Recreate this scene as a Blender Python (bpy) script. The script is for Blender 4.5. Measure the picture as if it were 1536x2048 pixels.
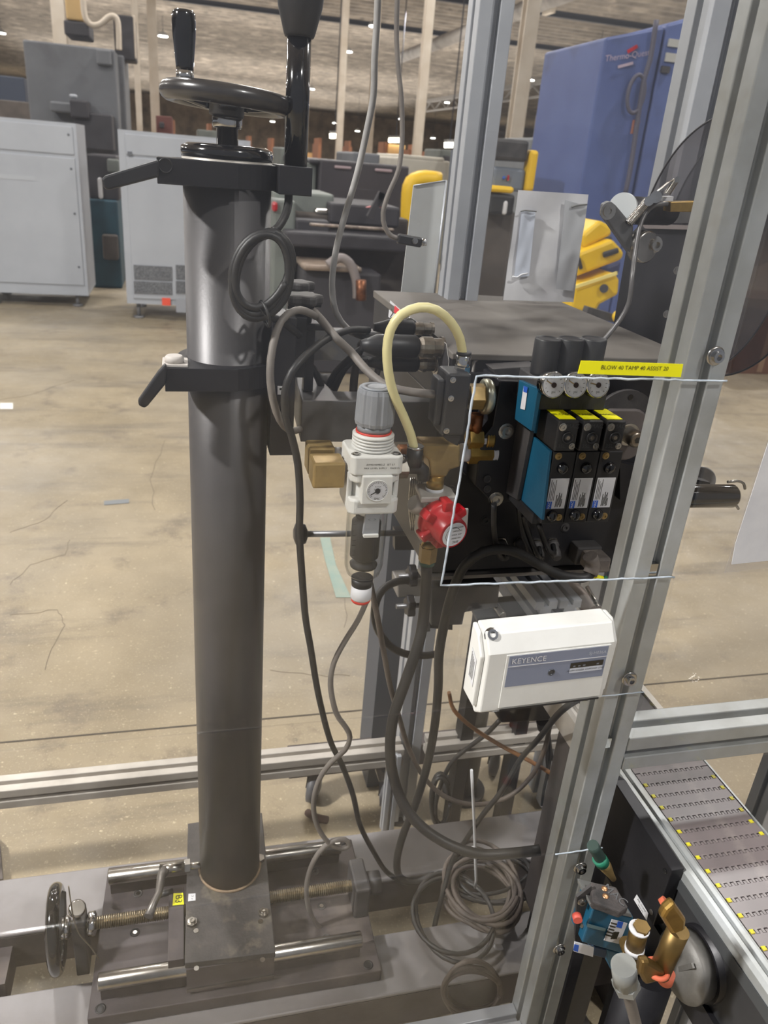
import bpy, bmesh, math, random
from mathutils import Vector as V, Matrix as Mx
random.seed(7)
S=bpy.context.scene; COL=S.collection; PI=math.pi
for o in list(bpy.data.objects): bpy.data.objects.remove(o)
# ------------------------------------------------------------------ camera
R_=Mx(((0.96966507,-0.02563584,0.2430894),(-0.23131904,-0.41765043,0.87866923),(0.07900097,-0.90824607,-0.41091109)))  # columns: image right, image down, forward
CAM=V((0,0,1.6)); FPX=1550.0
cd=bpy.data.cameras.new('camera'); cam=bpy.data.objects.new('camera',cd); COL.objects.link(cam)
mw=Mx.Identity(4)
for i in range(3):
    mw[i][0]=R_[i][0]; mw[i][1]=-R_[i][1]; mw[i][2]=-R_[i][2]; mw[i][3]=CAM[i]
cam.matrix_world=mw
cd.sensor_fit='VERTICAL'; cd.sensor_height=36; cd.lens=FPX/2048*36; cd.clip_start=.05; cd.clip_end=300
cd.dof.use_dof=True; cd.dof.focus_distance=1.05; cd.dof.aperture_fstop=8.5
S.camera=cam
# ------------------------------------------------------------------ light
S.view_settings.view_transform='Standard'; S.view_settings.look='None'; S.view_settings.gamma=1; S.view_settings.exposure=0
S.view_settings.use_curve_mapping=False
w=bpy.data.worlds.new('world'); S.world=w; w.use_nodes=True
w.node_tree.nodes['Background'].inputs[0].default_value=(.86,.90,1,1); w.node_tree.nodes['Background'].inputs[1].default_value=.30
def lamp(x,y,z,e,size=.5,col=(1,.985,.965)):
    l=bpy.data.lights.new('hall_lamp','AREA'); l.shape='DISK'; l.size=size; l.energy=e; l.color=col
    o=bpy.data.objects.new('hall_lamp',l); COL.objects.link(o); o.location=(x,y,z); return o
lamp(-4.6,.2,5.2,900,.5)
lamp(2.6,-2.6,6.2,260,.4)
lamp(-1.5,5.5,6.2,170,.5)
lamp(4.5,4.0,6.2,170,.5)
for gx in (-10,-4,2,8,14):
    for gy in (11,19,30,42): lamp(gx,gy,6.3,260,.6,(1,.97,.94))
def uplight(x,y,e,sz=9):
    l=bpy.data.lights.new('ceiling_fill','AREA'); l.shape='SQUARE'; l.size=sz; l.energy=e; l.color=(1,.96,.9)
    o=bpy.data.objects.new('ceiling_fill',l); COL.objects.link(o); o.location=(x,y,5.2); o.rotation_euler=(PI,0,0)  # added unseen lamp facing up, brightens the ceiling
for gx in (-12,0,12,24):
    for gy in (4,16,28,40): uplight(gx,gy,400,11)
for gy in (58,78,98): uplight(6,gy,3600,34)
for gx in (-20,8,36): lamp(gx,66,6.3,1500,2); lamp(gx,100,6.3,2600,3)  # extra lamps added to brighten the far wall
# ------------------------------------------------------------------ helpers
def ray(px,py): return R_@V(((px-768)/FPX,(py-1024)/FPX,1))
def QY(px,py,y): d=ray(px,py); return CAM+d*(y/d.y)
def QZ(px,py,z): d=ray(px,py); return CAM+d*((z-1.6)/d.z)
def QX(px,py,x): d=ray(px,py); return CAM+d*(x/d.x)
BASE={}
def tag(o,label=None,cat=None,group=None,kind=None):
    if label: o['label']=label
    if cat: o['category']=cat
    if group: o['group']=group
    if kind: o['kind']=kind
    return o
def thing(name,label,cat,loc=(0,0,0),group=None,kind=None):
    o=bpy.data.objects.new(name,None); COL.objects.link(o); o.location=loc; o.empty_display_size=.05
    BASE[o.name]=V(loc); return tag(o,label,cat,group,kind)
def frame(ax,hint=(0,0,1)):
    ax=V(ax).normalized(); h=V(hint)
    if abs(ax.dot(h.normalized()))>.98: h=V((1,0,0)) if abs(ax.x)<.9 else V((0,1,0))
    u=h.cross(ax).normalized(); v=ax.cross(u); return u,v,ax
class MB:
    def __init__(s): s.v=[]; s.f=[]; s.sm=[]
    def add(s,vs,fs,sm=False):
        n=len(s.v); s.v+=[V(a) for a in vs]; s.f+=[tuple(i+n for i in f) for f in fs]; s.sm+=[sm]*len(fs); return s
    def box(s,x0,x1,y0,y1,z0,z1,M=None):
        vs=[V((x,y,z)) for z in (z0,z1) for y in (y0,y1) for x in (x0,x1)]
        if M is not None: vs=[M@a for a in vs]
        return s.add(vs,[(0,2,3,1),(4,5,7,6),(0,1,5,4),(2,6,7,3),(0,4,6,2),(1,3,7,5)])
    def bar(s,p0,p1,w,h,hint=(0,0,1)):
        p0=V(p0);p1=V(p1);u,v,a=frame(p1-p0,hint)
        vs=[p+u*(i*w/2)+v*(j*h/2) for p in (p0,p1) for i,j in ((-1,-1),(1,-1),(1,1),(-1,1))]
        return s.add(vs,[(3,2,1,0),(4,5,6,7),(0,1,5,4),(1,2,6,5),(2,3,7,6),(3,0,4,7)])
    def lathe(s,prof,o,ax=(0,0,1),n=24,sm=True,cap=True,hint=(0,0,1)):
        o=V(o);u,v,a=frame(ax,hint); vs=[];fs=[]
        for r,z in prof:
            for k in range(n):
                t=2*PI*k/n; vs.append(o+a*z+u*(r*math.cos(t))+v*(r*math.sin(t)))
        for i in range(len(prof)-1):
            for k in range(n):
                k2=(k+1)%n; fs.append((i*n+k,i*n+k2,(i+1)*n+k2,(i+1)*n+k))
        s.add(vs,fs,sm)
        if cap:
            m=len(s.v)-len(vs); s.f.append(tuple(m+k for k in range(n))[::-1]); s.sm.append(False)
            s.f.append(tuple(m+(len(prof)-1)*n+k for k in range(n))); s.sm.append(False)
        return s
    def cyl(s,p0,p1,r,r1=None,n=20,sm=True):
        p0=V(p0);p1=V(p1); L=(p1-p0).length
        return s.lathe([(r,0),(r if r1 is None else r1,L)],p0,p1-p0,n,sm)
    def hexa(s,p0,p1,r): return s.cyl(p0,p1,r,n=6,sm=False)
    def torus(s,c,ax,R,r,n=40,m=12,a0=0,a1=2*PI,squash=1):
        c=V(c);u,v,a=frame(ax); pts=[]
        full=abs(a1-a0-2*PI)<1e-6
        for k in range(n if full else n+1):
            t=a0+(a1-a0)*k/n; pts.append(c+u*(R*math.cos(t))+v*(R*squash*math.sin(t)))
        return s.sweep(pts,r,m,closed=full)
    def sweep(s,pts,r,m=8,closed=False):
        n=len(pts); vs=[];fs=[]; u=None
        for i,p in enumerate(pts):
            q0=pts[i-1] if (i>0 or closed) else p; q1=pts[(i+1)%n] if (i<n-1 or closed) else p
            t=(q1-q0)
            t=t.normalized() if t.length>1e-9 else V((0,0,1))
            if u is None: u=frame(t)[0]
            u=(u-t*u.dot(t)).normalized(); w_=t.cross(u)
            rr=r[i] if isinstance(r,(list,tuple)) else r
            for k in range(m):
                b=2*PI*k/m; vs.append(p+u*(rr*math.cos(b))+w_*(rr*math.sin(b)))
        for i in range(n if closed else n-1):
            for k in range(m):
                k2=(k+1)%m; j=(i+1)%n
                fs.append((i*m+k,i*m+k2,j*m+k2,j*m+k))
        b0=len(s.v); s.add(vs,fs,True)
        if not closed:
            s.f.append(tuple(b0+k for k in range(m))[::-1]); s.f.append(tuple(b0+(n-1)*m+k for k in range(m))); s.sm+=[False]*2
        return s
    def spline(s,pts,r,m=8,step=.012,closed=False):
        P=[V(p) for p in pts]; out=[]; n=len(P)
        for i in range(n if closed else n-1):
            if closed: a,b,c,d=P[i-1],P[i],P[(i+1)%n],P[(i+2)%n]
            else:
                b,c=P[i],P[i+1]; a=P[i-1] if i>0 else b+(b-c)*.5; d=P[i+2] if i<n-2 else c+(c-b)*.5
            k=max(2,min(24,int((c-b).length/step)))
            for j in range(k):
                t=j/k; out.append(.5*((2*b)+(c-a)*t+(2*a-5*b+4*c-d)*t*t+(3*b-a-3*c+d)*t**3))
        if not closed: out.append(P[-1])
        return s.sweep(out,r,m,closed)
    def prism(s,poly,ex,sm=False):      # poly: 3-D points, ex: extrusion vector
        n=len(poly); P=[V(p) for p in poly]; ex=V(ex)
        s.add(P+[p+ex for p in P],[tuple(range(n))[::-1],tuple(range(n,2*n))]+[(i,(i+1)%n,(i+1)%n+n,i+n) for i in range(n)],sm); return s
    def sphere(s,c,r,sq=(1,1,1),n=16,m=10):
        prof=[(r*math.sin(PI*i/m)+1e-6,-r*math.cos(PI*i/m)) for i in range(m+1)]
        k=MB().lathe(prof,(0,0,0),(0,0,1),n); return s.add([V(c)+V((a.x*sq[0],a.y*sq[1],a.z*sq[2])) for a in k.v],k.f,True)
    def grid(s,M): s.v=[M@a for a in s.v]; return s
    def mesh(s,name,mat,off):
        me=bpy.data.meshes.new(name); me.from_pydata([a-off for a in s.v],[],s.f)
        for p,q in zip(me.polygons,s.sm): p.use_smooth=q
        bm=bmesh.new(); bm.from_mesh(me); bmesh.ops.recalc_face_normals(bm,faces=bm.faces); bm.to_mesh(me); bm.free()
        me.materials.append(mat); return me
def part(name,mb,mat,parent,bev=0,label=None,kind=None):
    b=BASE[parent.name]; o=bpy.data.objects.new(name,mb.mesh(name,mat,b)); COL.objects.link(o); o.parent=parent
    BASE[o.name]=b
    if bev:
        m=o.modifiers.new('bevel','BEVEL'); m.width=bev; m.segments=2; m.limit_method='ANGLE'; m.angle_limit=.7
    if label: o['label']=label
    if kind: o['kind']=kind
    return o
def solo(name,mb,mat,label=None,cat=None,group=None,kind=None,bev=0):
    xs=[a.x for a in mb.v];ys=[a.y for a in mb.v];b=V(((min(xs)+max(xs))/2,(min(ys)+max(ys))/2,min(a.z for a in mb.v)))
    o=bpy.data.objects.new(name,mb.mesh(name,mat,b)); COL.objects.link(o); o.location=b; BASE[o.name]=b
    if bev:
        m=o.modifiers.new('bevel','BEVEL'); m.width=bev; m.segments=2; m.limit_method='ANGLE'; m.angle_limit=.7
    return tag(o,label,cat,group,kind)
def text(s,o,right,up,h,mat,parent,name='lettering',al='CENTER',depth=.0002):
    cu=bpy.data.curves.new('t','FONT'); cu.body=s; cu.size=1; cu.align_x=al; cu.align_y='CENTER'; cu.extrude=0; cu.resolution_u=3
    ob=bpy.data.objects.new('t',cu); COL.objects.link(ob); me=bpy.data.meshes.new_from_object(ob)
    bpy.data.objects.remove(ob)
    r=V(right).normalized();u=V(up).normalized();n=r.cross(u).normalized()
    mb=MB(); mb.add([V(o)+r*(a.co.x*h*1.35)+u*(a.co.y*h*1.35)+n*depth for a in me.vertices],[tuple(p.vertices) for p in me.polygons])
    return part(name,mb,mat,parent)
# ------------------------------------------------------------------ materials
MC={}
def mat(name,c,r=.5,m=0,c2=None,sc=8,bump=0,bs=120,emit=0,lo=.35,hi=.65,spec=.5,c3=None,sc3=2,coat=0):
    if name in MC: return MC[name]
    M=bpy.data.materials.new(name); M.use_nodes=True; N=M.node_tree.nodes; L=M.node_tree.links; B=N['Principled BSDF']
    B.inputs['Base Color'].default_value=(*c,1); B.inputs['Roughness'].default_value=r; B.inputs['Metallic'].default_value=m
    B.inputs['Specular IOR Level'].default_value=spec; B.inputs['Coat Weight'].default_value=coat
    tc=N.new('ShaderNodeTexCoord')
    def noise(scale,d=6):
        n=N.new('ShaderNodeTexNoise'); n.inputs['Scale'].default_value=scale; n.inputs['Detail'].default_value=d; n.inputs['Roughness'].default_value=.6
        L.new(tc.outputs['Object'],n.inputs['Vector']); return n
    def ramp(src,a,b):
        q=N.new('ShaderNodeMapRange'); q.inputs[1].default_value=a; q.inputs[2].default_value=b; L.new(src,q.inputs[0]); return q.outputs[0]
    src=None
    if c2:
        n=noise(sc); mx=N.new('ShaderNodeMixRGB'); L.new(ramp(n.outputs['Fac'],lo,hi),mx.inputs[0])
        mx.inputs[1].default_value=(*c,1); mx.inputs[2].default_value=(*c2,1); src=mx.outputs[0]
        if c3:
            n3=noise(sc3,9); mx3=N.new('ShaderNodeMixRGB'); L.new(ramp(n3.outputs['Fac'],.55,.72),mx3.inputs[0]); L.new(src,mx3.inputs[1]); mx3.inputs[2].default_value=(*c3,1); src=mx3.outputs[0]
        L.new(src,B.inputs['Base Color'])
    if bump:
        n=noise(bs,4); bp=N.new('ShaderNodeBump'); bp.inputs['Strength'].default_value=bump; bp.inputs['Distance'].default_value=.002
        L.new(n.outputs['Fac'],bp.inputs['Height']); L.new(bp.outputs[0],B.inputs['Normal'])
    if emit: B.inputs['Emission Color'].default_value=(*c,1); B.inputs['Emission Strength'].default_value=emit
    MC[name]=M; return M
def s2l(r,g,b): return tuple(((x/255)/12.92 if x/255<.04045 else ((x/255+.055)/1.055)**2.4) for x in (r,g,b))
ALU=mat('anodised_aluminium',s2l(178,181,186),.42,.4,s2l(164,167,173),6)
ALUW=mat('worn_aluminium',s2l(184,188,190),.42,.4,s2l(160,162,160),9,bump=.12,bs=60,c3=s2l(150,148,138),sc3=5)
ALUD=mat('old_aluminium',s2l(190,184,176),.45,.35,s2l(168,162,154),9)
BLK=mat('black_plastic',s2l(24,24,27),.45,0,s2l(40,40,42),14,bump=.05)
BLKM=mat('black_anodised',s2l(26,26,30),.42,.3,s2l(42,41,44),10,bump=.08)
BLKG=mat('glossy_black',s2l(14,14,17),.12,0,coat=.5)
BLKD=mat('dusty_black',s2l(34,33,35),.6,0,s2l(74,71,70),7,bump=.2)
COLM=mat('grey_column_paint',s2l(84,82,83),.40,.3,s2l(74,72,73),5,bump=.06,bs=300)
BASEM=mat('brown_black_steel',s2l(84,78,79),.55,.3,s2l(66,60,61),9,bump=.2,c3=s2l(106,97,91),sc3=6)
CARM=mat('dusty_steel_plate',s2l(84,80,78),.6,.3,s2l(62,60,60),14,bump=.4,bs=200,c3=s2l(120,112,98),sc3=18)
BEAMM=mat('grey_painted_beam',s2l(140,137,138),.5,.2,s2l(118,113,112),4,bump=.1)
CHR=mat('chrome',s2l(205,205,205),.14,1,s2l(170,168,165),20)
STL=mat('bright_steel',s2l(190,186,180),.25,1,s2l(150,146,140),18)
BRS=mat('brass',s2l(186,152,84),.32,.9,s2l(140,112,64),22)
BRSD=mat('dusty_brass',s2l(176,150,98),.45,.6,s2l(140,118,78),16,bump=.2)
COPP=mat('copper_brown',s2l(150,98,66),.38,.8,s2l(110,70,50),20)
WHT=mat('warm_white_plastic',s2l(218,218,214),.42,0,s2l(206,205,200),9)
WHTM=mat('white_cast_valve',s2l(196,192,186),.5,.3,s2l(150,146,140),14,bump=.3)
GRYP=mat('grey_knob_plastic',s2l(142,145,150),.45,0,s2l(128,131,136),12)
RED=mat('red_plastic',s2l(186,22,34),.35,0,s2l(150,20,30),12,c3=s2l(160,90,90),sc3=26)
REDL=mat('red_ring',s2l(206,60,48),.5)
BLU=mat('teal_blue_paint',s2l(20,78,106),.42,.1,s2l(26,88,116),9,bump=.1)
YEL=mat('yellow_label',s2l(250,246,14),.5,0,s2l(244,238,12),8)
INK=mat('label_ink',s2l(40,38,24),.7)
INKB=mat('blue_print',s2l(34,84,176),.6)
PAP=mat('white_label_paper',s2l(214,214,216),.6,0,s2l(196,196,200),12)
CORD=mat('black_cable',s2l(26,26,28),.5,0,s2l(46,44,42),12)
CORDG=mat('grey_cable',s2l(122,116,110),.55,0,s2l(96,90,86),10)
CORDL=mat('light_grey_cable',s2l(170,168,166),.45,0,s2l(140,138,136),10)
CORDB=mat('dusty_brown_cable',s2l(96,86,78),.6,0,s2l(72,64,60),14)
CREAM=mat('cream_tube',s2l(226,218,166),.35,0,s2l(214,204,150),6)
BRK=mat('grey_bracket_steel',s2l(98,98,100),.5,.4,s2l(82,82,84),10,bump=.15,c3=s2l(120,114,104),sc3=9)
HOODM=mat('dusty_hood',s2l(104,99,93),.65,.1,s2l(86,81,76),5,bump=.1)
def glass(name,col,haze,fres=True,hazecol=(.8,.8,.85),scr=True,rough=.06,edge=False):
    M=bpy.data.materials.new(name); M.use_nodes=True; N=M.node_tree.nodes; L=M.node_tree.links; N.remove(N['Principled BSDF']); out=N['Material Output']
    t=N.new('ShaderNodeBsdfTransparent'); t.inputs[0].default_value=(*col,1)
    g=N.new('ShaderNodeBsdfGlossy'); g.inputs['Roughness'].default_value=rough; g.inputs[0].default_value=(1,1,1,1)
    d=N.new('ShaderNodeBsdfDiffuse'); d.inputs[0].default_value=(*hazecol,1)
    f0=N.new('ShaderNodeFresnel'); f0.inputs[0].default_value=1.5; ge=N.new('ShaderNodeNewGeometry'); iv=N.new('ShaderNodeMath'); iv.operation='SUBTRACT'; iv.inputs[0].default_value=1; L.new(ge.outputs['Backfacing'],iv.inputs[1])
    f=N.new('ShaderNodeMath'); f.operation='MULTIPLY'; L.new(f0.outputs[0],f.inputs[0]); L.new(iv.outputs[0],f.inputs[1])
    if edge:
        lw_=N.new('ShaderNodeLayerWeight'); lw_.inputs[0].default_value=.35; mc=N.new('ShaderNodeMixRGB'); L.new(lw_.outputs['Facing'],mc.inputs[0]); mc.inputs[1].default_value=(*col,1); mc.inputs[2].default_value=(.55,.57,.58,1); L.new(mc.outputs[0],t.inputs[0])
    m1=N.new('ShaderNodeMixShader'); m2=N.new('ShaderNodeMixShader')
    L.new(t.outputs[0],m1.inputs[1]); L.new(d.outputs[0],m1.inputs[2])
    tc=N.new('ShaderNodeTexCoord'); n=N.new('ShaderNodeTexNoise'); n.inputs['Scale'].default_value=2.3; n.inputs['Detail'].default_value=5
    L.new(tc.outputs['Object'],n.inputs['Vector']); q=N.new('ShaderNodeMapRange'); q.inputs[1].default_value=.3;q.inputs[2].default_value=.7;q.inputs[3].default_value=haze*.55;q.inputs[4].default_value=haze*1.4
    L.new(n.outputs['Fac'],q.inputs[0]); hz=q.outputs[0]
    if scr:
        mp=N.new('ShaderNodeMapping'); mp.inputs['Rotation'].default_value=(0,.7,0); mp.inputs['Scale'].default_value=(3,1,90); L.new(tc.outputs['Object'],mp.inputs[0])
        n2=N.new('ShaderNodeTexNoise'); n2.inputs['Scale'].default_value=2; n2.inputs['Detail'].default_value=3; n2.inputs['Distortion'].default_value=.6; L.new(mp.outputs[0],n2.inputs['Vector'])
        q2=N.new('ShaderNodeMapRange'); q2.inputs[1].default_value=.70;q2.inputs[2].default_value=.78;q2.inputs[4].default_value=.05; L.new(n2.outputs['Fac'],q2.inputs[0])
        a=N.new('ShaderNodeMath'); L.new(hz,a.inputs[0]); L.new(q2.outputs[0],a.inputs[1]); hz=a.outputs[0]
    L.new(hz,m1.inputs[0])
    L.new(m1.outputs[0],m2.inputs[1]); L.new(g.outputs[0],m2.inputs[2])
    if fres: L.new(f.outputs[0],m2.inputs[0])
    else: m2.inputs[0].default_value=.06
    L.new(m2.outputs[0],out.inputs[0]); return M
PANEL=glass('polycarbonate',(.975,.975,.97),.009)
PANELR=glass('polycarbonate_clean',(.98,.98,.975),.004,scr=False)
BOWL=glass('clear_bowl',(.98,.985,.98),.0015,scr=False,rough=.03,edge=True)
SMOKE=glass('smoked_disc',(.60,.58,.59),.05,hazecol=(.3,.3,.32),scr=False)
EDGE=mat('cut_plastic_edge',s2l(205,215,225),.3,0,s2l(150,160,170),30)
def tslot(mb,p0,p1,w,hint=(0,0,1),w2=None,n2=1):
    # T-slot profile; w across u, w2 (=w*n2) across v, slots on every face
    p0=V(p0);p1=V(p1);u,v,a=frame(p1-p0,hint); h=w/2; s=w*.11; d=w*.24
    one=[(-h,-h),(-s,-h),(-s,-h+d),(s,-h+d),(s,-h),(h,-h),(h,-s),(h-d,-s),(h-d,s),(h,s),(h,h),(s,h),(s,h-d),(-s,h-d),(-s,h),(-h,h),(-h,s),(-h+d,s),(-h+d,-s),(-h,-s)]
    mb.prism([p0+u*x+v*y for x,y in one],p1-p0); return mb
def screw(parent,p,n,r=.006,h=.004,m=None,name='bolt'):
    n=V(n).normalized(); mb=MB(); p=V(p)
    mb.lathe([(r*1.45,0),(r*1.45,h*.25),(r,h*.3),(r,h),(r*.55,h),(r*.55,h*.4),(.0001,h*.4)],p,n,14,sm=False,cap=False)
    return part(name,mb,m or CHR,parent)
# ------------------------------------------------------------------ the hall
def floor_mat():
    M=bpy.data.materials.new('worn_concrete'); M.use_nodes=True; N=M.node_tree.nodes; L=M.node_tree.links; B=N['Principled BSDF']; tc=N.new('ShaderNodeTexCoord')
    def noise(s,d=8,r=.6): n=N.new('ShaderNodeTexNoise'); n.inputs['Scale'].default_value=s; n.inputs['Detail'].default_value=d; n.inputs['Roughness'].default_value=r; L.new(tc.outputs['Object'],n.inputs['Vector']); return n.outputs['Fac']
    def rng(s,a,b,c=0,d=1): q=N.new('ShaderNodeMapRange'); q.inputs[1].default_value=a;q.inputs[2].default_value=b;q.inputs[3].default_value=c;q.inputs[4].default_value=d; L.new(s,q.inputs[0]); return q.outputs[0]
    def mix(f,a,b):
        m=N.new('ShaderNodeMixRGB'); L.new(f,m.inputs[0])
        for i,x in ((1,a),(2,b)):
            if isinstance(x,tuple): m.inputs[i].default_value=(*x,1)
            else: L.new(x,m.inputs[i])
        return m.outputs[0]
    c=mix(rng(noise(2.2),.35,.65),s2l(155,141,116),s2l(132,119,96))
    c=mix(rng(noise(60,4),.62,.75),c,s2l(206,190,160))
    c=mix(rng(noise(4,9,.7),.56,.70),c,s2l(112,100,84))
    c=mix(rng(noise(26,5),.68,.76,0,.7),c,s2l(84,80,78))
    mp=N.new('ShaderNodeMapping'); mp.inputs['Scale'].default_value=(.6,3.5,1); L.new(tc.outputs['Object'],mp.inputs[0]); ns=N.new('ShaderNodeTexNoise'); ns.inputs['Scale'].default_value=1.6; ns.inputs['Detail'].default_value=8; ns.inputs['Roughness'].default_value=.65; L.new(mp.outputs[0],ns.inputs['Vector'])
    c=mix(rng(ns.outputs['Fac'],.54,.68,0,.75),c,s2l(104,94,80))
    c=mix(rng(noise(160,3),.60,.70,0,.8),c,s2l(186,172,142))
    c=mix(rng(noise(.35,5),.45,.7,0,.6),c,s2l(144,140,134))
    L.new(c,B.inputs['Base Color']); L.new(rng(noise(9),.3,.7,.38,.62),B.inputs['Roughness'])
    bp=N.new('ShaderNodeBump'); bp.inputs['Strength'].default_value=.25; bp.inputs['Distance'].default_value=.003; L.new(noise(90,4),bp.inputs['Height']); L.new(bp.outputs[0],B.inputs['Normal'])
    return M
FLOOR=floor_mat()
solo('floor',MB().box(-70,95,-4,125,-.2,0),FLOOR,kind='structure')
CEILM=mat('ceiling_deck',s2l(150,140,128),.85,0,s2l(112,104,96),1.2,c3=s2l(184,172,158),sc3=.8)
CEILB=mat('purlin_steel',s2l(60,62,70),.8)
ce=MB(); ce.box(-70,95,-4,125,7.35,7.5); ce_o=solo('ceiling',ce,CEILM,kind='structure')
rb=MB(); y=-3.5
while y<110: rb.prism([V((-70,y,7.352)),V((-70,y+.1,7.27)),V((-70,y+.3,7.27)),V((-70,y+.4,7.352))],(165,0,0)); y+=.8
o=part('deck_rib',rb,CEILM,ce_o,kind='stuff')
mb=MB(); mb.box(-70,95,124,124.3,0,7.4); solo('wall_far',mb,mat('far_wall',s2l(168,150,128),.8,0,s2l(120,106,92),.5),kind='structure')
k=0
for y in (5.2,9.5,14,19,25,32,40):
    k+=1; mb=MB(); mb.box(-40,55,y,y+.16,7.24,7.27); mb.box(-40,55,y+.065,y+.095,7.1,7.24); mb.box(-40,55,y,y+.16,7.07,7.1)
    solo('trim_%d'%k,mb,CEILB,kind='structure')
for x in (-14,20):
    k+=1; mb=MB(); mb.box(x-.12,x+.12,0,70,6.3,6.54); 
    for yy in range(0,70,3): mb.bar((x,yy,6.3),(x,yy+1.5,5.7),.06,.06); mb.bar((x,yy+1.5,5.7),(x,yy+3,6.3),.06,.06)
    mb.box(x-.08,x+.08,0,70,5.62,5.72)
    solo('trim_%d'%k,mb,mat('truss_paint',s2l(120,116,112),.7),kind='structure')
# control joints and cracks cut in the slab
CRK=mat('joint_filler',s2l(70,64,58),.9)
k+=1; mb=MB(); yj=QZ(200,1469,0).y; mb.box(-20,25,yj,yj+.006,-.01,.0012); solo('trim_%d'%k,mb,CRK,kind='structure')
def crack(px,wd=.002):
    mb=MB(); P=[QZ(x,y,0) for x,y in px]; out=[P[0]]
    for a,b in zip(P,P[1:]):
        for j in range(1,6): 
            q=a.lerp(b,j/5)
            if j<5: q+=V((random.uniform(-.012,.012),random.uniform(-.02,.02),0))*min(1,(b-a).length*3)
            out.append(q)
    for a,b in zip(out,out[1:]): mb.bar(a,b,wd,.002)
    return mb
cr=MB()
for px in ([(655,1075),(662,1130),(690,1190),(688,1255)],[(135,1000),(90,1040),(20,1065)],[(330,880),(300,960),(310,1020)],[(20,1170),(60,1130),(130,1110),(140,1080)],[(90,1340),(130,1250),(115,1220),(20,1230)],[(540,1340),(620,1350),(700,1352)],[(150,760),(60,790),(0,800)]):
    c_=crack(px); cr.add(c_.v,c_.f)
k+=1; solo('trim_%d'%k,cr,mat('crack_dirt',s2l(112,102,88),.9),kind='structure')
tp=MB(); P=[QZ(x,y,.0015) for x,y in ((640,1075),(660,1075),(672,1130),(702,1195),(672,1195),(650,1120))]; tp.prism(P,(0,0,.0008))
solo('floor_marking',tp,mat('teal_floor_paint',s2l(132,154,146),.7,0,s2l(150,160,148),14),'faded teal painted stripe on the floor left of the red lockout valve','floor marking')
tp=MB(); tp.prism([QZ(x,y,.0015) for x,y in ((0,806),(26,806),(26,818),(0,818))],(0,0,.001)); solo('floor_tape',tp,mat('white_tape',s2l(225,225,220),.6),'small white tape piece on the bare floor at the left edge','tape')
tp=MB(); tp.prism([QZ(x,y,.0015) for x,y in ((208,1002),(258,998),(258,1006),(208,1010))],(0,0,.001)); solo('floor_tape',tp,mat('grey_tape',s2l(116,120,124),.6),'narrow grey tape strip on the floor left of the tall column','tape')
# luminaires
LUM=mat('lamp_glow',(1,1,.95),.5,emit=14)
for i,(x,y,z) in enumerate([(326,72,6.4),(695,103,6.4),(623,178,6.3),(895,205,6.3),(670,246,6.2),(545,243,6.1),(1060,160,6.4),(1198,110,6.4),(715,262,6.1),(802,238,6.2),(866,276,6.1),(1102,234,6.2),(1072,279,6.1),(2,66,6.3),(748,52,6.4)]):
    p=QZ(x,y,z); d=p.y
    if p.y>85: p=CAM+(p-CAM)*(85/p.y)
    d=p.y
    s=min(.26,.0052*d+.03)
    t=thing('high_bay_light','small bright ceiling lamp, '+['just left of the upright crank handle','between the two hanging grey cables, highest','beside the black grip tube, mid height','left of the slotted rear post, middle height','low, above the dark machining centre','behind the right rim of the hand wheel','just right of the rear aluminium post','touching the top left edge of the blue press','lowest, right of the white hanging cable','right of the second hanging cable','low, left of the rear aluminium post','left of the blue press, upper one','left of the blue press, lowest one','at the extreme left edge of the photo','behind the first hanging cable, near the top'][i],'light',p,'ceiling lamps of the hall')
    mb=MB().lathe([(s,0),(s*1.02,.05),(s*.5,.16),(s*.12,.2),(s*.12,.3)],p,n=16); part('housing',mb,mat('lamp_housing',s2l(150,150,150),.5),t)
    part('lens',MB().lathe([(s*.9,-.03),(s*.9,.002)],p,n=16),LUM,t)
    part('drop_rod',MB().cyl(p+V((0,0,.25)),V((p.x,p.y,7.3)),.012,n=6),CEILB,t)
for i,(x0,y0,x1,y1,Y,lab) in enumerate([(778,277,805,284,30,'long glowing tube light beyond the lathes, right one'),(660,268,680,276,28,'glowing tube light beyond the lathes, left one'),(890,288,908,292,24,'tube light just left of the rear post')]):
    a=QY(x0,(y0+y1)/2,Y); b=QY(x1,(y0+y1)/2,Y); mb=MB().bar(a,b,.14,.14)
    t=thing('tube_light',lab,'light',a,'far tube lights'); part('tube',mb,mat('tube_glow',(1,.95,.8),.5,emit=9),t)
    part('drop_rod',MB().cyl(a.lerp(b,.5)+V((0,0,.1)),V(((a.x+b.x)/2,a.y,7.35)),.02,n=6),CEILB,t)
    part('reflector',MB().bar(a+V((0,0,.12)),b+V((0,0,.12)),.3,.05),mat('lamp_housing',(.3,.3,.3)),t)
# building columns: white painted I sections
ICOL=mat('white_column_paint',s2l(206,196,182),.6,0,s2l(184,170,152),2)
def icol(px,py,Y,w,lab,mt=None):
    p=QY(px,py,Y); h=w/2; mb=MB(); mb.box(p.x-h,p.x+h,Y,Y+.02,0.02,7.2); mb.box(p.x-h,p.x+h,Y+w-.02,Y+w,0.02,7.2)
    t=thing('building_column',lab,'column',(p.x,Y,0),'building columns')
    part('flange',mb,mt or ICOL,t); part('web',MB().box(p.x-.012,p.x+.012,Y+.02,Y+w-.02,.02,7.2),mt or ICOL,t); part('foot_plate',MB().box(p.x-h-.05,p.x+h+.05,Y-.05,Y+w+.05,0,.02),mt or ICOL,t)
icol(117,50,13,.17,'pale building column behind the grey milling machine')
icol(845,200,13,.13,'pale building column right of the second hanging cable')
icol(1046,180,9,.15,'pale building column right of the rear slotted post')
icol(275,160,16,.10,'pale building column left of the crank handle')
icol(309,190,19,.18,'pale building column behind the left rim of the hand wheel')
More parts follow.
